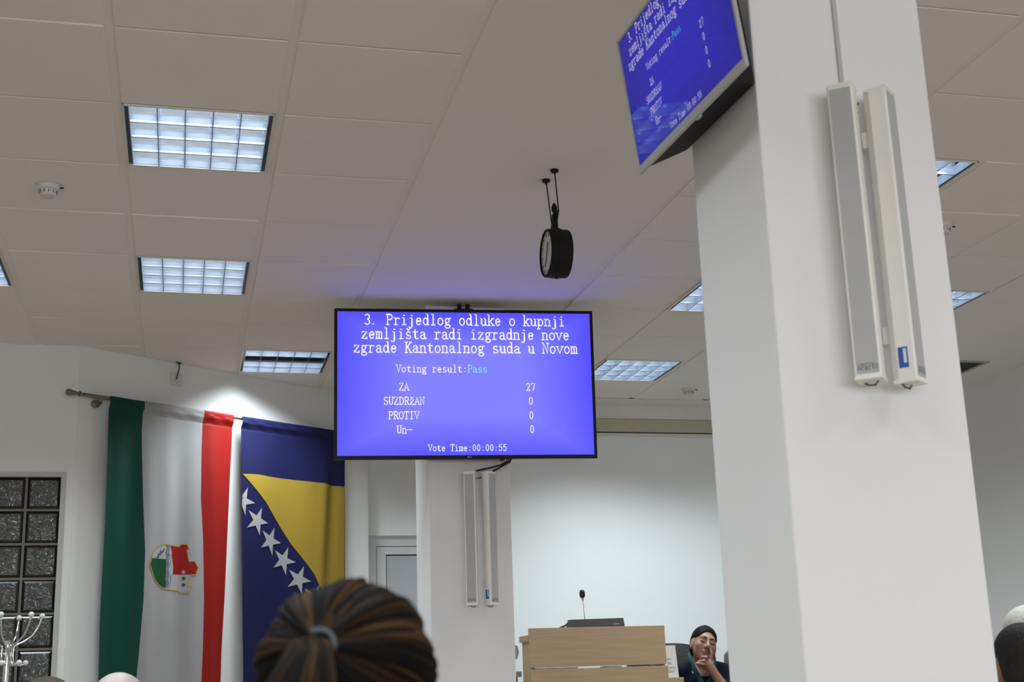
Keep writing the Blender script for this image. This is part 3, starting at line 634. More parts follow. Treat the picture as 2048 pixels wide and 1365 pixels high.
for x0 in (.151, .163, .175):
    strip(0, [(x0 + .004 * math.sin((2.06 - z) * 2 * math.pi / .055) + .003 * (2.06 - z) / .26, z) for z in [2.062 - .262 * i / 40 for i in range(41)]], .0042, .0030, 'emblem_wave', M['navy'], c1)
strip(0, [(.203, 2.01), (.205, 1.985), (.196, 1.975), (.192, 1.955), (.19, 1.945)], .0025, .0028, 'emblem_branch_line', M['navy'], c1)
strip(0, [(.225, 1.925), (.222, 1.895), (.215, 1.880), (.205, 1.865), (.200, 1.850), (.198, 1.825), (.19, 1.80)], .0028, .0028, 'emblem_branch_line', M['navy'], c1)
strip(0, [(.192, 1.880), (.195, 1.862), (.200, 1.852)], .0025, .0028, 'emblem_branch_line', M['navy'], c1)
def starpts(u, z, r, n=5, rot=0.0, inner=.39):
    return [(u + (r if i % 2 == 0 else r * inner) * math.sin(rot + math.pi * i / n), z + (r if i % 2 == 0 else r * inner) * math.cos(rot + math.pi * i / n)) for i in range(2 * n)]
for u, z, m in ((.291, 1.902, 'emwhite'), (.293, 1.863, 'navy'), (.2935, 1.823, 'navy')): decal(0, starpts(u, z, .0155, 6, 0, .45), .0032, 'emblem_star', M[m], c1)
strip(0, [(.066, 1.953), (.078, 1.977), (.093, 1.996), (.108, 2.012), (.126, 2.026)], .003, .0030, 'emblem_twig', M['navy'], c1)
for (u, z, a) in ((.078, 1.982, 20), (.088, 1.986, 100), (.090, 2.000, 10), (.101, 2.002, 95), (.104, 2.017, 5), (.115, 2.016, 90), (.128, 2.030, 50)):
    ca, sa = math.sin(R(a)), math.cos(R(a)); decal(0, [(u + ca * .013, z + sa * .013), (u + sa * .0045, z - ca * .0045), (u - ca * .006, z - sa * .006), (u - sa * .0045, z + ca * .0045)], .0032, 'emblem_leaf', M['navy'], c1)

f2 = thing('flag', 'blue flag with yellow triangle and white stars beside the large screen', 'flag', SW(1.16, 2.94, .08))
B_L = [(2.94, .699), (2.39, .712), (1.74, .727), (1.22, .743), (.95, .75)]
B_R = [(2.94, 1.612), (2.46, 1.619), (1.89, 1.623), (.95, 1.62)]
mb = MB(); flag_sheet(mb, 1, [B_L, B_R], .95, 2.952, 150, 44); c2 = mb.build('cloth', M['fblue'], f2, smooth=True)
HYP = [(.716, 2.560), (.782, 2.504), (.850, 2.445), (.921, 2.381), (1.015, 2.271), (1.135, 2.127), (1.253, 2.002), (1.319, 1.927), (1.358, 1.854), (1.44, 1.74), (1.53, 1.62), (1.614, 1.51)]
decal(1, [(.716, 2.563), (.843, 2.570), (.947, 2.566), (1.204, 2.563), (1.449, 2.560), (1.494, 2.556), (1.614, 2.557)] + HYP[::-1][:-1], .0026, 'yellow_triangle', M['yellow'], c2, .022)
for i in range(-1, 9):
    u, z = .717 + .1200 * i, 2.383 - .1238 * i; p = starpts(u, z, .099, 5, R(23), .36)
    if i < 0: continue
    if i == 0: p = [(max(a, .7135), b) for a, b in p]
    if i > 7: continue
    decal(1, p, .0034, 'star', M['fwhite'], c2, .025)

# ------------------------------------------------------------------ small things on ceiling and walls
so = thing('wall_socket', 'white socket box on the slanted wall above the striped flag', 'socket', SW(.236, 3.15, .0))
MB().box((-.043, -.012, -.043), (.043, 0, .043), .004).build('plate', M['det'], so, local=True)
MB().lathe([(.020, -.0125), (.024, -.015), (.017, -.014), (.017, -.004)], (0, 0, 0), (0, 1, 0), 24).build('outlet', M['det'], so, local=True)
so.rotation_euler = (0, 0, math.atan2(SD.y, SD.x))
wi = MB().tube([SW(.231, HZ - .002, .03), SW(.236, 3.245, .03), SW(.241, 3.225, .028), SW(.236, 3.19, .024), SW(.230, 3.165, .022), SW(.229, 3.145, .016)], .0042, 8).tube([SW(.21, HZ - .003, .04), SW(.25, HZ - .004, .03)], .006, 8)
tag(wi.build('cable', mat('dark_green_cable', (.02, .045, .04), .5), loc=SW(.231, HZ, .03), smooth=True), 'short dark cable from the ceiling into the socket above the striped flag', 'cable')
def make_detector(loc, label):
    t = thing('smoke_detector', label, 'smoke detector', loc, 'smoke detectors on the ceiling')
    x, y, z = loc
    MB().lathe([(.0, 0), (.050, 0), (.051, -.010), (.046, -.020), (.040, -.022)], loc, (0, 0, 1), 32).build('base', M['det'], t, smooth=35)
    hd = MB().lathe([(.040, -.020), (.037, -.024), (.036, -.040), (.031, -.048), (.0, -.049)], loc, (0, 0, 1), 32).build('head', M['det'], t, smooth=35)
    sl = MB()
    for k in range(12):
        a = 2 * math.pi * (k + .3) / 12; ca, sa = math.cos(a), math.sin(a)
        sl.tube([(x + ca * .0372, y + sa * .0372, z - .026), (x + ca * .0362, y + sa * .0362, z - .039)], .0016, 6)
    sl.build('slots', M['dark'], hd)
    MB().tube([(x + .046, y - .012, z - .012), (x + .064, y - .016, z - .012)], .0035, 8).build('indicator', M['blackm'], t)
make_detector((-.599, 5.672, HZ), 'smoke detector on the tiles at the left, below the largest light')
make_detector((3.639, 9.201, HZ), 'smoke detector above the front wall, right of the large screen')
make_detector((3.578, 5.555, HZ), 'smoke detector peeking out from the right edge of the near pillar')
vt = thing('air_vent', 'dark slatted air vent in the ceiling right of the near pillar', 'air vent', (5.2, 8.45, HZ))
MB().box((4.90, 8.148, HZ - .008), (5.50, 8.175, HZ)).box((4.90, 8.72, HZ - .008), (5.50, 8.748, HZ)).box((4.90, 8.175, HZ - .008), (4.927, 8.72, HZ)).box((5.473, 8.175, HZ - .008), (5.50, 8.72, HZ)).build('frame', M['ventgrey'], vt)
MB().box((4.927, 8.175, HZ - .002), (5.473, 8.72, HZ - .0005)).build('duct', M['grid_dark'], vt)
for k in range(14):
    x = 4.95 + k * .0385; MB().add([(x, 8.175, HZ - .007), (x + .006, 8.175, HZ - .007), (x + .016, 8.175, HZ - .002), (x + .010, 8.175, HZ - .002), (x, 8.72, HZ - .007), (x + .006, 8.72, HZ - .007), (x + .016, 8.72, HZ - .002), (x + .010, 8.72, HZ - .002)],
                               [(0, 1, 2, 3), (4, 7, 6, 5), (0, 4, 5, 1), (1, 5, 6, 2), (2, 6, 7, 3), (3, 7, 4, 0)]).build('slat', mat('slat_grey', (.10, .10, .095), .5) if k == 0 else bpy.data.materials['slat_grey'], vt)
sw = thing('switch_box', 'small grey switch box on the right side of the far pillar', 'switch', (1.774, 7.35, 1.315))
MB().box((1.774, 7.315, 1.279), (1.795, 7.385, 1.352), .002).build('box', M['deskgrey'], sw)
MB().add([(1.796, 7.32, 1.283), (1.796, 7.38, 1.283), (1.806, 7.38, 1.315), (1.806, 7.32, 1.315), (1.799, 7.32, 1.348), (1.799, 7.38, 1.348), (1.796, 7.32, 1.348), (1.796, 7.38, 1.348)],
         [(0, 1, 2, 3), (3, 2, 5, 4), (4, 5, 7, 6), (0, 3, 4, 6), (1, 7, 5, 2), (0, 6, 7, 1)]).build('rocker', M['deskgrey'], sw)

# hanging double-sided clock
ck = thing('hanging_clock', 'round black double-sided clock hanging from two thin rods', 'clock', (1.512, 5.235, 2.905))
cx, cy, cz = 1.512, 5.235, 2.905
MB().lathe([(.094, -.047), (.102, -.047), (.104, -.043), (.1045, -.016), (.107, -.013), (.107, .013), (.1045, .016), (.104, .043), (.102, .047), (.094, .047)], (cx, cy, cz), (1, 0, 0), 48).build('drum', M['blackm'], ck, smooth=35)
for s in (-1, 1):
    fc = MB().lathe([(.0, s * .040), (.0955, s * .040)], (cx, cy, cz), (1, 0, 0), 48).build('face', M['cface'], ck)
    hm = MB()
    hm.tube([(cx + s * .041, cy, cz), (cx + s * .041, cy + s * .02, cz + .045)], .0028, 6).tube([(cx + s * .0415, cy, cz), (cx + s * .0415, cy - s * .035, cz - .05)], .002, 6)
    for k in range(12):
        a = math.pi * k / 6; hm.tube([(cx + s * .0405, cy + math.sin(a) * .074, cz + math.cos(a) * .074), (cx + s * .0405, cy + math.sin(a) * .087, cz + math.cos(a) * .087)], .0022, 6)
    hm.build('hands_and_marks', M['unit'], fc)
fn = MB().lathe([(.0, .115), (.008, .104), (.013, .088), (.012, .078), (.006, .064), (.010, .060), (.010, .052)], (cx, cy, cz + .118), (0, 0, 1), 16)
fn.build('finial', M['blackm'], ck, smooth=30)
bk = MB().box((cx - .011, cy - .012, cz + .103), (cx + .011, cy + .012, cz + .178), .003)
bk.tube([(cx - .002, cy + .055, cz + .128), (cx, cy + .035, cz + .138), (cx + .003, cy, cz + .155), (cx + .002, cy - .03, cz + .170), (cx + .001, cy - .055, cz + .176)], [.004, .008, .011, .008, .004], 8)
bk.box((cx - .012, cy - .018, cz + .100), (cx + .016, cy + .018, cz + .112), .003)
bk.build('bracket', M['blackm'], ck)
for (bx, by, zz) in ((1.492, 5.277, 3.035), (1.498, 5.159, 3.078)):
    ex = cx + (.0 if by > 5.2 else .004); ey = cy + (.045 if by > 5.2 else -.05)
    MB().tube([(bx, by, HZ), (ex, ey, zz)], .0030, 8).build('rod', M['blackrub'], ck)
    MB().lathe([(.0, 0), (.0175, 0), (.0185, -.004), (.0165, -.010), (.004, -.012), (.004, -.022), (0, -.022)], (bx, by, HZ), (0, 0, 1), 20).build('ceiling_rose', M['blackm'], ck, smooth=35)
MB().ball((cx - .004, cy, cz - .108), .006, 10).build('knob', M['blackm'], ck, smooth=True)

# ------------------------------------------------------------------ coat stand
cs = thing('coat_stand', 'chrome coat stand with white balls before the glass-block window', 'coat stand', (-.915, 8.0, 0))
X, Yc = -.917, 8.0
MB().tube([(X, Yc, .06), (X, Yc, 1.352)], .0165, 16).build('pole', M['chrome'], cs, smooth=60)
MB().lathe([(.0165, 1.352), (.019, 1.354), (.019, 1.362), (.012, 1.364), (.012, 1.425), (.0105, 1.43), (.018, 1.468), (.0, 1.468)], (X, Yc, 0), (0, 0, 1), 20).build('collar', M['chrome'], cs, smooth=35)
for k in range(5): 
    a = 2 * math.pi * k / 5 + .3; MB().tube([(X, Yc, .07), (X + .1 * math.cos(a), Yc + .1 * math.sin(a), .085), (X + .24 * math.cos(a), Yc + .24 * math.sin(a), .05), (X + .29 * math.cos(a), Yc + .29 * math.sin(a), .012)], .011, 8).build('leg', M['chrome'], cs, smooth=True)
for k, (deg, rt) in enumerate(((12, .172), (-43, .172), (79, .172), (-98, .172), (150, .172), (-150, .172))):
    a = R(deg); ca, sa = math.cos(a), math.sin(a)
    def P(r, z): return (X + r * ca, Yc + r * sa, z)
    top = P(rt, 1.600); low = P(.098, 1.347)
    hk = MB().tube([P(.098, 1.347), P(.085, 1.338), P(.062, 1.334), P(.045, 1.342), P(.034, 1.356), P(.031, 1.385), P(.031, 1.425), P(.036, 1.438), P(.050, 1.447), P(.085, 1.463), P(rt * .72, 1.492), P(rt * .86, 1.528), P(rt * .95, 1.566), top], .0048, 8).build('hook', M['chrome'], cs, smooth=True)
    for bp_, r_ in ((top, .0155), (low, .0150)): MB().ball(bp_, r_, 16).build('ball', M['ball'], hk, smooth=True)

# ------------------------------------------------------------------ lectern and what stands on it
PZ = .15
le = thing('lectern', 'light wooden lectern with a horizontal slit across its front', 'lectern', (2.41, 7.95, PZ))
MB().box((1.989, 7.80, 1.238), (2.829, 7.822, 1.464), .0015).build('upper_front_panel', M['wood'], le)
MB().box((1.991, 7.80, PZ), (2.837, 7.822, 1.229), .0015).build('lower_front_panel', M['wood'], le)
MB().box((1.999, 7.822, PZ), (2.019, 8.02, 1.390)).build('side_panel', M['woodedge'], le)
MB().box((2.805, 7.822, PZ), (2.825, 8.02, 1.390)).build('side_panel', M['woodedge'], le)
MB().box((1.985, 7.8225, 1.390), (2.829, 8.035, 1.426), .0015).build('top_board', M['woodedge'], le)
MB().box((2.019, 7.824, 1.17), (2.805, 8.02, 1.19)).build('shelf', mat('shelf_dark', (.03, .025, .02), .7), le)
for k, (a, b) in enumerate(((2.005 + .02, 2.285), (2.47, 2.555))):
    tag(MB().box((a, 7.826, 1.19), (b, 7.98, 1.236)).build('paper_stack', M['paper'], loc=(a, 7.9, 1.19)), ('longer', 'shorter')[k] + ' white paper stack showing through the lectern slit', 'paper', 'papers inside the lectern')
mu = thing('conference_microphone', 'dark grey microphone unit with thin gooseneck on the lectern', 'microphone', (2.43, 7.93, 1.426))
b = MB(); f0 = [(2.252, 7.85, 1.426), (2.602, 7.85, 1.426), (2.602, 7.99, 1.426), (2.252, 7.99, 1.426)]; f1_ = [(2.274, 7.855, 1.512), (2.590, 7.855, 1.516), (2.586, 7.985, 1.522), (2.280, 7.985, 1.518)]
b.add(f0 + f1_, [(3, 2, 1, 0), (4, 5, 6, 7)] + [(k, (k + 1) % 4, 4 + (k + 1) % 4, 4 + k) for k in range(4)]).build('base_unit', M['unit'], mu)
MB().box((2.525, 7.8525, 1.480), (2.562, 7.856, 1.484)).build('marking', M['silver'], mu)
MB().tube([(2.368, 7.92, 1.515), (2.364, 7.915, 1.56), (2.356, 7.90, 1.615), (2.353, 7.893, 1.632)], .0022, 8).build('gooseneck', M['chrome'], mu, smooth=True)
MB().tube([(2.354, 7.895, 1.622), (2.350, 7.889, 1.648)], [.004, .010], 12).build('microphone_collar', M['silver'], mu, smooth=60)
MB().lathe([(.0, .0), (.012, .002), (.0165, .012), (.0175, .028), (.014, .043), (.007, .049), (.0, .050)], (2.351, 7.890, 1.640), (-.08, -.15, 1), 20).build('foam_cap', M['blackrub'], mu, smooth=True)
MB().tube([(2.262, 7.90, 1.50), (2.235, 7.89, 1.480), (2.205, 7.88, 1.464), (2.17, 7.88, 1.445), (2.12, 7.9, 1.434)], [.004, .005, .010, .009, .005], 8).build('plug_cable', M['blackrub'], mu, smooth=True)

dk = thing('wooden_desk', 'low light wooden desk end just right of the lectern', 'desk', (2.92, 8.1, PZ))
MB().box((2.845, 7.95, 1.132), (2.988, 8.32, 1.160), .002).build('top', M['woodedge'], dk)
MB().box((2.958, 7.955, PZ), (2.98, 8.24, 1.132)).build('side_panel', M['woodedge'], dk)
MB().box((2.850, 7.96, PZ), (2.958, 7.978, 1.132)).build('front_panel', M['wood'], dk)
td = thing('grey_table', 'grey table edge between the far pillar and the lectern', 'table', (1.95, 8.3, PZ))
MB().box((1.60, 8.30, 1.194), (2.06, 8.75, 1.228), .002).build('top', M['deskgrey'], td)
MB().box((1.62, 8.33, PZ), (2.04, 8.72, 1.194)).build('base', mat('table_base', (.09, .10, .10), .6), td)
nc = thing('name_card', 'white paper name card standing beside the lectern', 'name card', (2.90, 8.0, 1.160))
cd = MB().add([(2.842, 8.0, 1.160), (2.976, 8.0, 1.160), (2.972, 8.025, 1.353), (2.842, 8.025, 1.353), (2.842, 8.0265, 1.353), (2.972, 8.0265, 1.353), (2.976, 8.06, 1.160), (2.842, 8.06, 1.160)], [(0, 1, 2, 3), (4, 5, 6, 7), (3, 2, 5, 4)]).build('card', M['paper'], nc)
tl = MB(); text(tl, 'ka', 2.911, 1.240, .0125, .16, y=0); text(tl, 'jević', 2.911, 1.213, .0108, .14, y=0)
tl.box((2.905, -.0004, 1.2005), (2.962, .0, 1.2025)).box((2.905, -.0004, 1.1925), (2.950, .0, 1.1945)).box((2.905, -.0004, 1.272), (2.940, .0, 1.2735)).box((2.905, -.0004, 1.2665), (2.932, .0, 1.268))
tl.v = [(x, 8.0 + (z - 1.16) * .1295 - .0012 + y, z) for x, y, z in tl.v]; tl.build('lettering', M['logo'], cd)
lf = MB().add([(2.898, 8.0155, 1.300), (2.905, 8.0155, 1.306), (2.905, 8.0165, 1.318), (2.896, 8.016, 1.312)], [(0, 1, 2, 3)]).build('emblem_mark', M['emgreen'], cd)

# ------------------------------------------------------------------ chairs on the podium
def make_chair(label, x, y, zt, base, w=.54, rz=0):
    t = thing('office_chair', label, 'chair', (x, y, base), 'black leather office chairs'); t.rotation_euler = (0, 0, rz)
    h = zt - base
    vs = []; N = 12; K = 14
    b = MB()
    for i in range(K + 1):
        v = i / K; z = .47 * h / 1.2 + v * (h - .47 * h / 1.2)
        ww = w * (.43 + .07 * math.sin(math.pi * min(1, v * 1.1))) * (1 if v < .9 else math.sqrt(max(0.3, 1 - ((v - .9) / .1) ** 2 * .35)))
        for j in range(N + 1):
            s = j / N * 2 - 1
            vs.append((s * ww, -.035 + .05 * (1 - s * s) * -.4 + .10 * v * v + .03 * abs(s) ** 3 * -1, z + (0.0 if v < 1 else -.018 * s ** 4)))
    fs = [(i * (N + 1) + j, i * (N + 1) + j + 1, (i + 1) * (N + 1) + j + 1, (i + 1) * (N + 1) + j) for i in range(K) for j in range(N)]
    m = len(vs); vs += [(x_, y_ + .07, z_) for x_, y_, z_ in vs]; fs += [tuple(m + q for q in f[::-1]) for f in fs]
    rim = [j for j in range(N + 1)] + [i * (N + 1) + N for i in range(1, K + 1)] + [K * (N + 1) + j for j in range(N - 1, -1, -1)] + [i * (N + 1) for i in range(K - 1, 0, -1)]
    fs += [(rim[i], rim[(i + 1) % len(rim)], m + rim[(i + 1) % len(rim)], m + rim[i]) for i in range(len(rim))]
    b.add(vs, fs).build('backrest', M['leather'], t, local=True, smooth=40)
    MB().box((-w * .48, -.50, .40), (w * .48, .03, .50), .03).build('seat', M['leather'], t, local=True, smooth=40)
    MB().tube([(0, -.22, .08), (0, -.22, .41)], .03, 12).build('post', M['blackm'], t, local=True)
    for s in (-1, 1): MB().tube([(s * w * .5, -.05, .62), (s * w * .53, -.12, .68), (s * w * .53, -.38, .68), (s * w * .5, -.42, .49)], .018, 8).build('armrest', M['blackm'], t, local=True, smooth=True)
    for k in range(5):
        a = 2 * math.pi * k / 5; MB().tube([(0, -.22, .09), (.28 * math.cos(a), -.22 + .28 * math.sin(a), .06), (.28 * math.cos(a), -.22 + .28 * math.sin(a), 0.0)], .022, 8).build('leg', M['blackm'], t, local=True, smooth=60)
    return t
make_chair('black leather chair behind the seated woman in the navy jacket', 3.20, 8.82, 1.394, PZ, .58)
make_chair('black leather chair whose edge shows left of the near pillar, right of the woman', 3.875, 8.78, 1.362, PZ, .56)
make_chair('black chair back just right of the near pillar, behind the dark-haired man', 4.075, 5.90, 1.308, 0, .54, math.pi)

# ------------------------------------------------------------------ bodies from smooth distance fields
def sdf_mesh(prims, res, pad=.02):
    lo = np.array([1e9] * 3); hi = -lo
    for p in prims:
        if p[0] == 'c':
            for q, r in ((p[1], p[3]), (p[2], p[4])): lo = np.minimum(lo, np.array(q) - r); hi = np.maximum(hi, np.array(q) + r)
        else: mr = max(p[2]); lo = np.minimum(lo, np.array(p[1]) - mr) if p[-1] == '+' else lo; hi = np.maximum(hi, np.array(p[1]) + mr) if p[-1] == '+' else hi
    lo -= pad; hi += pad; n = np.ceil((hi - lo) / res).astype(int) + 1
    F = np.full(n, .5, np.float32)
    ax = [lo[i] + res * np.arange(n[i]) for i in range(3)]
    for p in prims:
        k, op = p[-2], p[-1]
        if p[0] == 'c': c0 = np.minimum(np.array(p[1]) - p[3], np.array(p[2]) - p[4]); c1 = np.maximum(np.array(p[1]) + p[3], np.array(p[2]) + p[4])
        else: mr = max(p[2]); c0 = np.array(p[1]) - mr; c1 = np.array(p[1]) + mr
        mg = max(.03, 2 * k) + 2 * res
        i0 = np.clip(((c0 - mg - lo) / res).astype(int), 0, n); i1 = np.clip(((c1 + mg - lo) / res).astype(int) + 2, 0, n)
        if (i1 <= i0).any(): continue
        sl = tuple(slice(a, b) for a, b in zip(i0, i1))
        Xg = np.stack(np.meshgrid(*[ax[i][sl[i]] for i in range(3)], indexing='ij'), -1)
        if p[0] == 'c':
            a = np.array(p[1]); ab = np.array(p[2]) - a; t = np.clip(((Xg - a) @ ab) / max(ab @ ab, 1e-9), 0, 1)
            d = np.linalg.norm(Xg - a - t[..., None] * ab, axis=-1) - (p[3] + (p[4] - p[3]) * t)
        else:
            q = Xg - np.array(p[1])
            if p[3] is not None: q = q @ p[3]
            r = np.array(p[2]); k0 = np.linalg.norm(q / r, axis=-1); k1 = np.linalg.norm(q / (r * r), axis=-1); d = k0 * (k0 - 1) / np.maximum(k1, 1e-9)
        f = F[sl]
        if op == '+': h = np.maximum(k - np.abs(f - d), 0) / k; F[sl] = np.minimum(f, d) - h * h * k * .25
        else: d = -d; h = np.maximum(k - np.abs(f - d), 0) / k; F[sl] = np.maximum(f, d) + h * h * k * .25
    s = F < 0; acc = np.zeros(tuple(n - 1) + (3,)); cnt = np.zeros(tuple(n - 1))
    cells = tuple(n - 1); idx = np.indices(cells).transpose(1, 2, 3, 0)
    def corner(o): return tuple(slice(o[i], o[i] + cells[i]) for i in range(3))
    for axi in range(3):
        for o in [(a, b) for a in (0, 1) for b in (0, 1)]:
            o0 = [0, 0, 0]; oth = [i for i in range(3) if i != axi]; o0[oth[0]], o0[oth[1]] = o; o1 = list(o0); o1[axi] = 1
            f0, f1 = F[corner(o0)], F[corner(o1)]; m = (f0 < 0) != (f1 < 0)
            t = np.where(m, f0 / np.where(m, f0 - f1, 1), 0)
            pos = idx[m] + np.array(o0); pos = pos.astype(float); pos[:, axi] += t[m]; acc[m] += pos; cnt[m] += 1
    act = cnt > 0; vid = np.full(cells, -1); vid[act] = np.arange(act.sum()); V = acc[act] / cnt[act][:, None] * res + lo
    Q = []
    for axi in range(3):
        b, c = [(1, 2), (2, 0), (0, 1)][axi]
        sh = [slice(None)] * 3; sh[axi] = slice(0, n[axi] - 1); s0 = s[tuple(sh)]; sh[axi] = slice(1, n[axi]); s1 = s[tuple(sh)]
        e = np.argwhere(s0 != s1); e = e[(e[:, b] > 0) & (e[:, c] > 0) & (e[:, b] < cells[b]) & (e[:, c] < cells[c])]
        def at(db, dc): g = e.copy(); g[:, b] -= db; g[:, c] -= dc; return vid[g[:, 0], g[:, 1], g[:, 2]]
        Q.append(np.stack([at(1, 1), at(0, 1), at(0, 0), at(1, 0)], 1))
    Q = np.concatenate(Q); Q = Q[(Q >= 0).all(1)]
    mb = MB(); mb.v = [tuple(v) for v in V]; mb.f = [tuple(int(i) for i in q) for q in Q]; mb.m = [0] * len(mb.f)
    return mb
def head_matrix(yaw, pitch, roll):
    """columns: right, forward, up of a head facing +y; yaw about z, pitch down positive, roll leans the top to the right"""
    m = Matrix.Rotation(yaw, 3, 'Z') @ Matrix.Rotation(-pitch, 3, 'X') @ Matrix.Rotation(roll, 3, 'Y')
    return np.array(m)
def tr(prims, Mh, c, s=1.0):
    out = []
    for p in prims:
        if p[0] == 'c': out.append(('c', tuple(Mh @ (np.array(p[1]) * s) + c), tuple(Mh @ (np.array(p[2]) * s) + c), p[3] * s, p[4] * s, p[5] * s, p[6]))
        else: out.append(('e', tuple(Mh @ (np.array(p[1]) * s) + c), tuple(np.array(p[2]) * s), Mh if p[3] is None else Mh @ p[3], p[4] * s, p[5]))
    return out
def head_prims(detail=True):
    E = lambda c, r, k=.03, op='+': ('e', c, r, None, k, op)
    Cc = lambda a, b, r0, r1, k=.012, op='+': ('c', a, b, r0, r1, k, op)
    P = [E((0, -.012, .030), (.073, .093, .082)), E((0, .022, -.035), (.066, .066, .080)), E((0, .058, -.090), (.027, .024, .019)),
         E((.036, .060, -.022), (.024, .020, .022), .02), E((-.036, .060, -.022), (.024, .020, .022), .02)]
    if detail:
        P += [Cc((-.032, .079, .024), (.032, .079, .024), .011, .011, .02)]
        for s in (-1, 1):
            P += [E((s * .031, .096, .006), (.019, .014, .011), .014, '-'), E((s * .031, .070, .004), (.0165, .0155, .0125), .004)]
        P += [Cc((0, .086, .012), (0, .105, -.030), .0075, .0115, .012), E((.012, .094, -.034), (.009, .010, .008), .008), E((-.012, .094, -.034), (.009, .010, .008), .008),
              Cc((-.020, .082, -.0585), (.020, .082, -.0585), .0055, .0055, .008), Cc((-.016, .083, -.068), (.016, .083, -.068), .0065, .0065, .008),
              Cc((-.022, .092, -.0632), (.022, .092, -.0632), .0022, .0022, .003, '-')]
    for s in (-1, 1): P += [E((s * .074, -.006, -.010), (.010, .020, .031), .008), E((s * .084, .000, -.008), (.006, .011, .019), .005, '-')]
    return P
def person(label, head_c, Mh, hs, skin, cloth_m, hair_m, hair_prims, body, cloth, res, res_h, base, group=None):
    """body: one continuous skin surface; cloth and hair are children"""
    hp = tr(head_prims(res <= .006), Mh, np.array(head_c), hs)
    root = sdf_mesh(body + hp, res).build('person', skin, loc=base, smooth=True); root['_o'] = list(base)
    tag(root, label, 'person', group)
    if hair_prims: sdf_mesh(tr(hair_prims, Mh, np.array(head_c), hs), res_h).build('hair', hair_m, root, smooth=True)
    if cloth: sdf_mesh(cloth, max(res, .007)).build('clothing', cloth_m, root, smooth=True)
    return root
def seated(hx, hy, hz, floor, fwd, shoulder=.19, drop=.23):
    """a sitting body below a head centre; fwd=+1 faces +y"""
    c = lambda a, b, r0, r1, k=.05: ('c', a, b, r0, r1, k, '+')
    sz = hz - drop; px, py, pz = hx, hy - fwd * .06, floor + .50
    B = [c((hx, hy - fwd * .015, hz - .06), (hx, hy - fwd * .03, sz + .02), .052, .058, .03)]
    T = [c((hx - shoulder + .05, hy - fwd * .03, sz - .03), (hx + shoulder - .05, hy - fwd * .03, sz - .03), .065, .065, .05), c((hx, hy - fwd * .03, sz - .10), (px, py, pz + .06), .125, .14, .08),
         c((hx - .09, hy - fwd * .03, sz - .12), (hx + .09, hy - fwd * .03, sz - .12), .105, .105, .06)]
    for s in (-1, 1):
        T += [c((hx + s * (shoulder - .02), hy - fwd * .03, sz - .05), (hx + s * (shoulder + .03), hy, sz - .32), .052, .042, .03), c((hx + s * (shoulder + .03), hy, sz - .32), (hx + s * .12, hy + fwd * .22, pz + .12), .041, .030, .03),
              c((px + s * .09, py, pz), (px + s * .11, py + fwd * .42, pz + .01), .085, .062, .05), c((px + s * .11, py + fwd * .42, pz + .01), (px + s * .11, py + fwd * .40, floor + .07), .058, .042, .03),
              c((px + s * .11, py + fwd * .38, floor + .04), (px + s * .12, py + fwd * .56, floor + .035), .04, .032, .03)]
    hands = [c((hx + s * .12, hy + fwd * .22, pz + .12), (hx + s * .09, hy + fwd * .30, pz + .11), .028, .022, .02) for s in (-1, 1)]
    return B, T, hands
def grow(prims, g): return [('c', p[1], p[2], p[3] + g, p[4] + g, p[5], p[6]) for p in prims]
I3 = np.eye(3)
E_ = lambda c, r, k=.03, op='+': ('e', c, r, None, k, op)
short_hair = [E_((0, -.018, .036), (.079, .098, .086)), E_((0, -.05, -.02), (.074, .062, .075), .03), E_((0, .085, -.052), (.088, .080, .105), .012, '-'), E_((.08, .0, -.002), (.016, .024, .036), .008, '-'), E_((-.08, .0, -.002), (.016, .024, .036), .008, '-')]

# the woman behind the lectern ------------------------------------------------
WH = (3.330, 8.455, 1.362); Mw = head_matrix(R(180 - 3), R(-10), R(-16))
B, T, _h = seated(WH[0] - .008, WH[1] + .015, WH[2], PZ, -1, .185, .155)
c = lambda a, b, r0, r1, k=.012: ('c', a, b, r0, r1, k, '+')
arm_l = [T[3], T[4], T[5], T[6]]
# raised left arm: elbow below the frame, forearm up to the chin
elbow = (3.435, 8.30, 1.02); wrist = (3.318, 8.325, 1.208)
fore = [c((3.47, 8.47, 1.16), elbow, .05, .042, .03), c(elbow, wrist, .040, .026, .02)]
hand = [c(wrist, (3.302, 8.325, 1.236), .0250, .0220, .02), c((3.318, 8.325, 1.243), (3.287, 8.322, 1.236), .0170, .0150, .015), c(wrist, (3.290, 8.320, 1.238), .018, .014, .015),
        c((3.312, 8.325, 1.248), (3.3235, 8.324, 1.280), .0100, .0092, .008), c((3.3235, 8.324, 1.280), (3.3285, 8.326, 1.308), .0090, .0082, .005), c((3.3285, 8.326, 1.308), (3.3275, 8.330, 1.330), .0080, .0066, .005),
        c((3.300, 8.322, 1.252), (3.283, 8.308, 1.280), .0098, .0094, .008), c((3.283, 8.308, 1.280), (3.264, 8.316, 1.283), .0092, .0084, .005), c((3.264, 8.316, 1.283), (3.252, 8.334, 1.276), .0082, .0070, .005),
        c((3.292, 8.320, 1.245), (3.266, 8.303, 1.260), .0096, .0092, .008), c((3.266, 8.303, 1.260), (3.240, 8.310, 1.258), .0090, .0082, .005), c((3.240, 8.310, 1.258), (3.226, 8.324, 1.252), .0080, .0068, .005),
        c((3.286, 8.318, 1.234), (3.256, 8.302, 1.238), .0090, .0086, .008), c((3.256, 8.302, 1.238), (3.230, 8.305, 1.243), .0084, .0074, .005), c((3.230, 8.305, 1.243), (3.212, 8.311, 1.246), .0074, .0060, .005),
        c((3.322, 8.335, 1.220), (3.336, 8.345, 1.252), .0125, .0108, .010), c((3.336, 8.345, 1.252), (3.336, 8.352, 1.284), .0104, .0085, .006)]
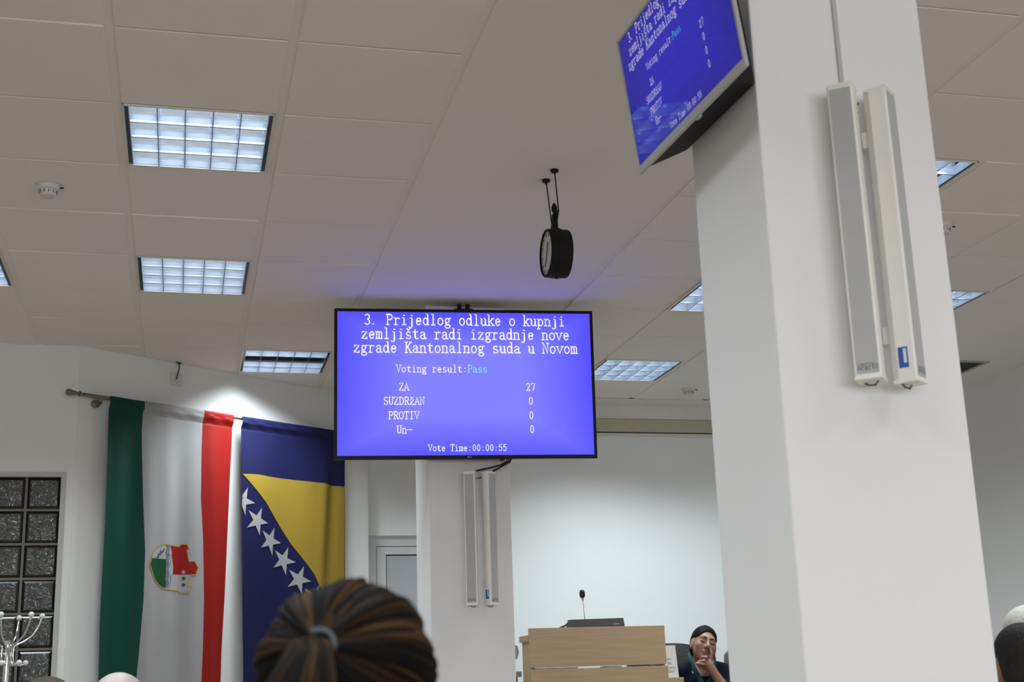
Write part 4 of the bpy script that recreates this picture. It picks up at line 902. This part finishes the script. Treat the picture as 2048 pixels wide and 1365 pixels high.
# replace the left (image right) arm: indices of s=+1 arm are T[3+5], T[4+5]
body_w = B + T[:8] + T[10:] + fore + hand
w_hair = [E_((0, -.016, .038), (.078, .098, .086)), E_((0, -.055, -.010), (.070, .058, .070), .03), E_((0, .094, -.052), (.072, .064, .110), .012, '-'), E_((0, .10, .0), (.060, .05, .075), .012, '-'),
          E_((.083, .012, -.004), (.020, .030, .038), .008, '-'), E_((-.083, .012, -.004), (.020, .030, .038), .008, '-')]
wom = person('woman in navy jacket and teal collar resting her chin on her hand', WH, Mw, 1.07, M['skin'], None, M['hairblack'], w_hair, body_w, None, .0042, .005, (WH[0], WH[1] + .05, PZ))
jk = grow([T[1], T[2]], .012) + grow(T[3:5], .010) + [c((3.47, 8.47, 1.16), (3.445, 8.32, 1.04), .060, .054, .03), c((3.445, 8.32, 1.04), (3.40, 8.312, 1.085), .052, .046, .02)]
jk += [('c', (3.268, 8.31, 1.24), (3.275, 8.20, .90), .058, .050, .02, '-'), ('c', (3.30, 8.43, 1.33), (3.31, 8.45, 1.19), .066, .072, .02, '-')]
jk += [c((3.262, 8.49, 1.236), (3.176, 8.475, 1.196), .040, .062, .03), c((3.358, 8.49, 1.236), (3.452, 8.475, 1.190), .040, .062, .03)]
jk = [p for p in jk if p[-1] == '+'] + [p for p in jk if p[-1] == '-']
sdf_mesh(jk, .006).build('jacket', M['jacket'], wom, smooth=True)
sdf_mesh(grow([T[5], T[6], T[10], T[11]], .013), .008).build('trousers', M['jacket'], wom, smooth=True)
bl = MB().tube([(3.205, 8.41, 1.312), (3.207, 8.365, 1.262), (3.222, 8.335, 1.205), (3.245, 8.322, 1.155), (3.262, 8.32, 1.115), (3.27, 8.31, 1.05)], [.008, .0135, .0165, .0175, .018, .018], 10)
bl.tube([(3.385, 8.43, 1.30), (3.372, 8.375, 1.24), (3.345, 8.345, 1.180), (3.315, 8.33, 1.13), (3.295, 8.32, 1.09)], [.008, .012, .016, .018, .018], 10)
bl.v = [(x, 8.40 + (y - 8.40) * .62 + .005, z) for x, y, z in bl.v]
bl.build('blouse_collar', M['teal'], wom, smooth=True)
hh = np.array(WH)
def hpt(p): return tuple(Mw @ (np.array(p) * 1.07) + hh)
lp = MB(); 
lp.tube([hpt((-.027, .0835, -.0615)), hpt((-.011, .0895, -.0575)), hpt((0, .0900, -.0592)), hpt((.011, .0895, -.0575)), hpt((.027, .0835, -.0615))], [.0025, .0052, .0050, .0052, .0025], 8)
lp.tube([hpt((-.024, .0850, -.0645)), hpt((-.010, .0905, -.0680)), hpt((.010, .0905, -.0680)), hpt((.024, .0850, -.0645))], [.0025, .0060, .0060, .0025], 8)
lp.build('lips', M['lip'], wom, smooth=True)
eb = MB()
for s in (-1, 1):
    eb.tube([hpt((s * .013, .0900, .020)), hpt((s * .028, .0885, .027)), hpt((s * .045, .0790, .022))], [.0032, .0036, .0018], 6)
    eb.tube([hpt((s * .017, .0838, -.003)), hpt((s * .031, .0862, -.0062)), hpt((s * .045, .0800, -.003))], [.0018, .0026, .0018], 6)
eb.build('brows_and_lashes', M['hairblack'], wom, smooth=True)

tf = MB(); random.seed(5)
for k in range(46):
    a = random.uniform(-1.7, .2); e = random.uniform(.35, 1.15)
    d = np.array([math.sin(a) * math.cos(e), -.25 + .5 * math.cos(a) * math.cos(e), math.sin(e)]); d /= np.linalg.norm(d)
    q0 = np.array([0, -.016, .038]) + d * np.array([.077, .096, .085]); q1 = q0 + np.array([d[0] * .004, -.014, .002 + .003 * random.random()]); q2 = q1 + np.array([d[0] * .003, -.012, -.002])
    tf.tube([hpt(q0), hpt(q1), hpt(q2)], [.0035, .0038, .0012], 6)
tf.build('hair_tufts', M['hairblack'], wom, smooth=True)

# listeners seen from behind ---------------------------------------------------
def listener(label, hx, hy, top, skin, cm_, hm, hair, hs=1.0, yaw=0, roll=0):
    hz = top - .118 * hs; B, T, H = seated(hx, hy, hz, 0, 1, .19, .215 * hs)
    return person(label, (hx, hy, hz), head_matrix(R(yaw), R(4), R(roll)), hs, skin, cm_, hm, hair, B + T + H, grow(T[:8] + T[10:] if False else T, .012)[:], .011, .007, (hx, hy, 0), 'listeners seen from behind')
bald = [E_((0, -.045, -.004), (.081, .070, .066)), E_((-.02, -.03, .045), (.062, .072, .066), .02), E_((0, .075, -.02), (.1, .082, .12), .012, '-'), E_((0, .0, .085), (.062, .10, .055), .02, '-')]
listener('grey-haired balding man at the bottom below the striped flag', -.171, 4.25, 1.203, M['skinp'], M['shirtgrey'], M['hairgrey'], bald, 1.15)
full = [E_((0, -.012, .034), (.090, .105, .086)), E_((0, -.05, -.04), (.085, .070, .095), .03), E_((0, .095, -.055), (.080, .075, .105), .012, '-')]
listener('brown-haired person barely showing in front of the glass-block window', -.465, 5.30, 1.211, M['skin'], M['shirtblue'], M['hairbrown'], full, 1.2)
listener('dark-haired man cut off by the right edge of the photo', 2.346, 3.50, 1.244, M['skin'], M['shirtred'], M['hairdark'], short_hair, 1.03, yaw=-12)
listener('person with cream-white hair behind the dark-haired man at right', 3.395, 5.0, 1.382, M['skin'], M['shirtgrey'], M['hairwhite'], full, 1.1)

# ponytail woman in the foreground ---------------------------------------------
PH = (.166, 1.405, 1.105)
B, T, H = seated(PH[0], PH[1], PH[2], 0, 1, .18, .225)
Mp = head_matrix(R(-14), R(-4), R(0))
pw = person('woman with a brown highlighted ponytail seen from behind in the foreground', PH, Mp, .93, M['skin'], M['shirtgrey'], None, None, B + T + H, grow(T, .012), .009, .007, (PH[0], PH[1], 0), 'listeners seen from behind')
TIE = Vector((.1275, 1.308, 1.150))
hc = Vector((PH[0], PH[1] - .004, PH[2] + .022)); HR = Vector((.083, .096, .083))
sdf_mesh([('e', tuple(hc), (.079, .092, .079), None, .02, '+'), ('e', (PH[0], PH[1] - .03, PH[2] - .05), (.068, .06, .07), None, .03, '+'), ('e', (PH[0] + .03, PH[1] + .09, PH[2] - .05), (.08, .075, .10), None, .012, '-'), ('c', tuple(TIE + Vector((.010, .03, 0))), tuple(TIE + Vector((0, .008, 0))), .022, .010, .03, '+')], .006).build('hair_under_layer', mat('deep_brown_hair', (.007, .005, .004), .7, spec=.2), pw, smooth=True)
random.seed(11)
verts, faces, cols = [], [], []
PAL = [(.006, .0045, .004)] * 6 + [(.011, .007, .005)] * 4 + [(.018, .010, .006)] * 3 + [(.036, .019, .008)] * 2 + [(.060, .032, .011)]
def lock(pts, rad, col, n=6):
    mb = MB().tube(pts, rad, n); o = len(verts); verts.extend(mb.v); faces.extend([tuple(o + i for i in f) for f in mb.f]); cols.extend([col] * len(mb.v))
def onhead(dirv, lift):
    d = dirv.normalized(); k = 1 / math.sqrt((d.x / HR.x) ** 2 + (d.y / HR.y) ** 2 + (d.z / HR.z) ** 2); return hc + d * (k + lift)
tdir = (TIE - hc).normalized()
e1 = tdir.cross(Vector((0, 0, 1))).normalized(); e2 = e1.cross(tdir)
for k in range(430):
    a = random.uniform(0, 2 * math.pi); far = random.uniform(1.0, 2.0)
    col = random.choice(PAL); band = math.sin(a * 7 + 1.3) * .5 + math.sin(a * 3) * .5
    if band > .45 and random.random() < .55: col = random.choice(PAL[-4:])
    elif band < -.2: col = random.choice(PAL[:7])
    P = []; N = 12; lift0 = random.uniform(-.001, .0030) + .005 * max(0, math.sin(a * 8 + 1)) ** 2; wob = random.uniform(-.12, .12)
    for i in range(N + 1):
        t = i / N; ang = far * (1 - t); aa = a + wob * math.sin(t * 3)
        d = tdir * math.cos(ang) + (e1 * math.cos(aa) + e2 * math.sin(aa)) * math.sin(ang)
        p = onhead(d, lift0 + .003 * math.sin(t * math.pi))
        w = max(0, (t - .72) / .28); p = p.lerp(TIE + (e1 * math.cos(aa) + e2 * math.sin(aa)) * .010, w * w * (3 - 2 * w)); P.append(p)
    if min(q.y for q in P[:6]) > PH[1] + .085: continue
    r0 = random.uniform(.0022, .0044); lock(P, [r0 * (.5 + .5 * math.sin(math.pi * min(1, .25 + i / N * .75))) for i in range(N + 1)], col)
for k in range(190):
    a = random.uniform(0, 2 * math.pi); rr = math.sqrt(random.random()); col = random.choice(PAL)
    sx = math.cos(a) * rr; sy = math.sin(a) * rr
    if math.sin(sx * 9 + .8) > .35 and random.random() < .6: col = random.choice(PAL[-4:])
    P = []
    for i in range(13):
        t = i / 12; spread = .010 + .062 * min(1, t * 1.5)
        cpos = TIE + Vector((-.040 * math.sin(min(1, t * 1.5) * 1.4), -.032 * math.sin(min(1, t * 3) * math.pi / 2) + .004 * t, -.23 * t ** 1.15 + .012 * math.sin(min(1, t * 5) * math.pi)))
        P.append(cpos + Vector((sx * spread * 1.0 - .012 * t * (1 if sx < 0 else 0), sy * spread * .45, .006 * sy)))
    r0 = random.uniform(.0024, .0042); lock(P, [r0 * (1 if i < 10 else 1 - (i - 9) * .2) for i in range(13)], col)
hm_ = MB(); hm_.v = [tuple(v) for v in verts]; hm_.f = faces; hm_.m = [0] * len(faces)
ho = hm_.build('hair', M['locks'], pw, smooth=True)
ca = ho.data.attributes.new('lock_colour', 'FLOAT_COLOR', 'POINT')
for i, cc in enumerate(cols): ca.data[i].color = (*cc, 1)
tw = MB(); ring = []
for i in range(13):
    a = R(-50 + 165 * i / 12); ring.append(TIE + Vector((0, -.006, 0)) + (Vector((1, 0, .1)) * math.cos(a) + Vector((-.05, .35, .95)) * math.sin(a)) * .0145)
tw.tube(ring, .0026, 8).build('hair_tie', M['tie'], pw, smooth=True)

for o in bpy.data.objects:
    if '_o' in o: del o['_o']
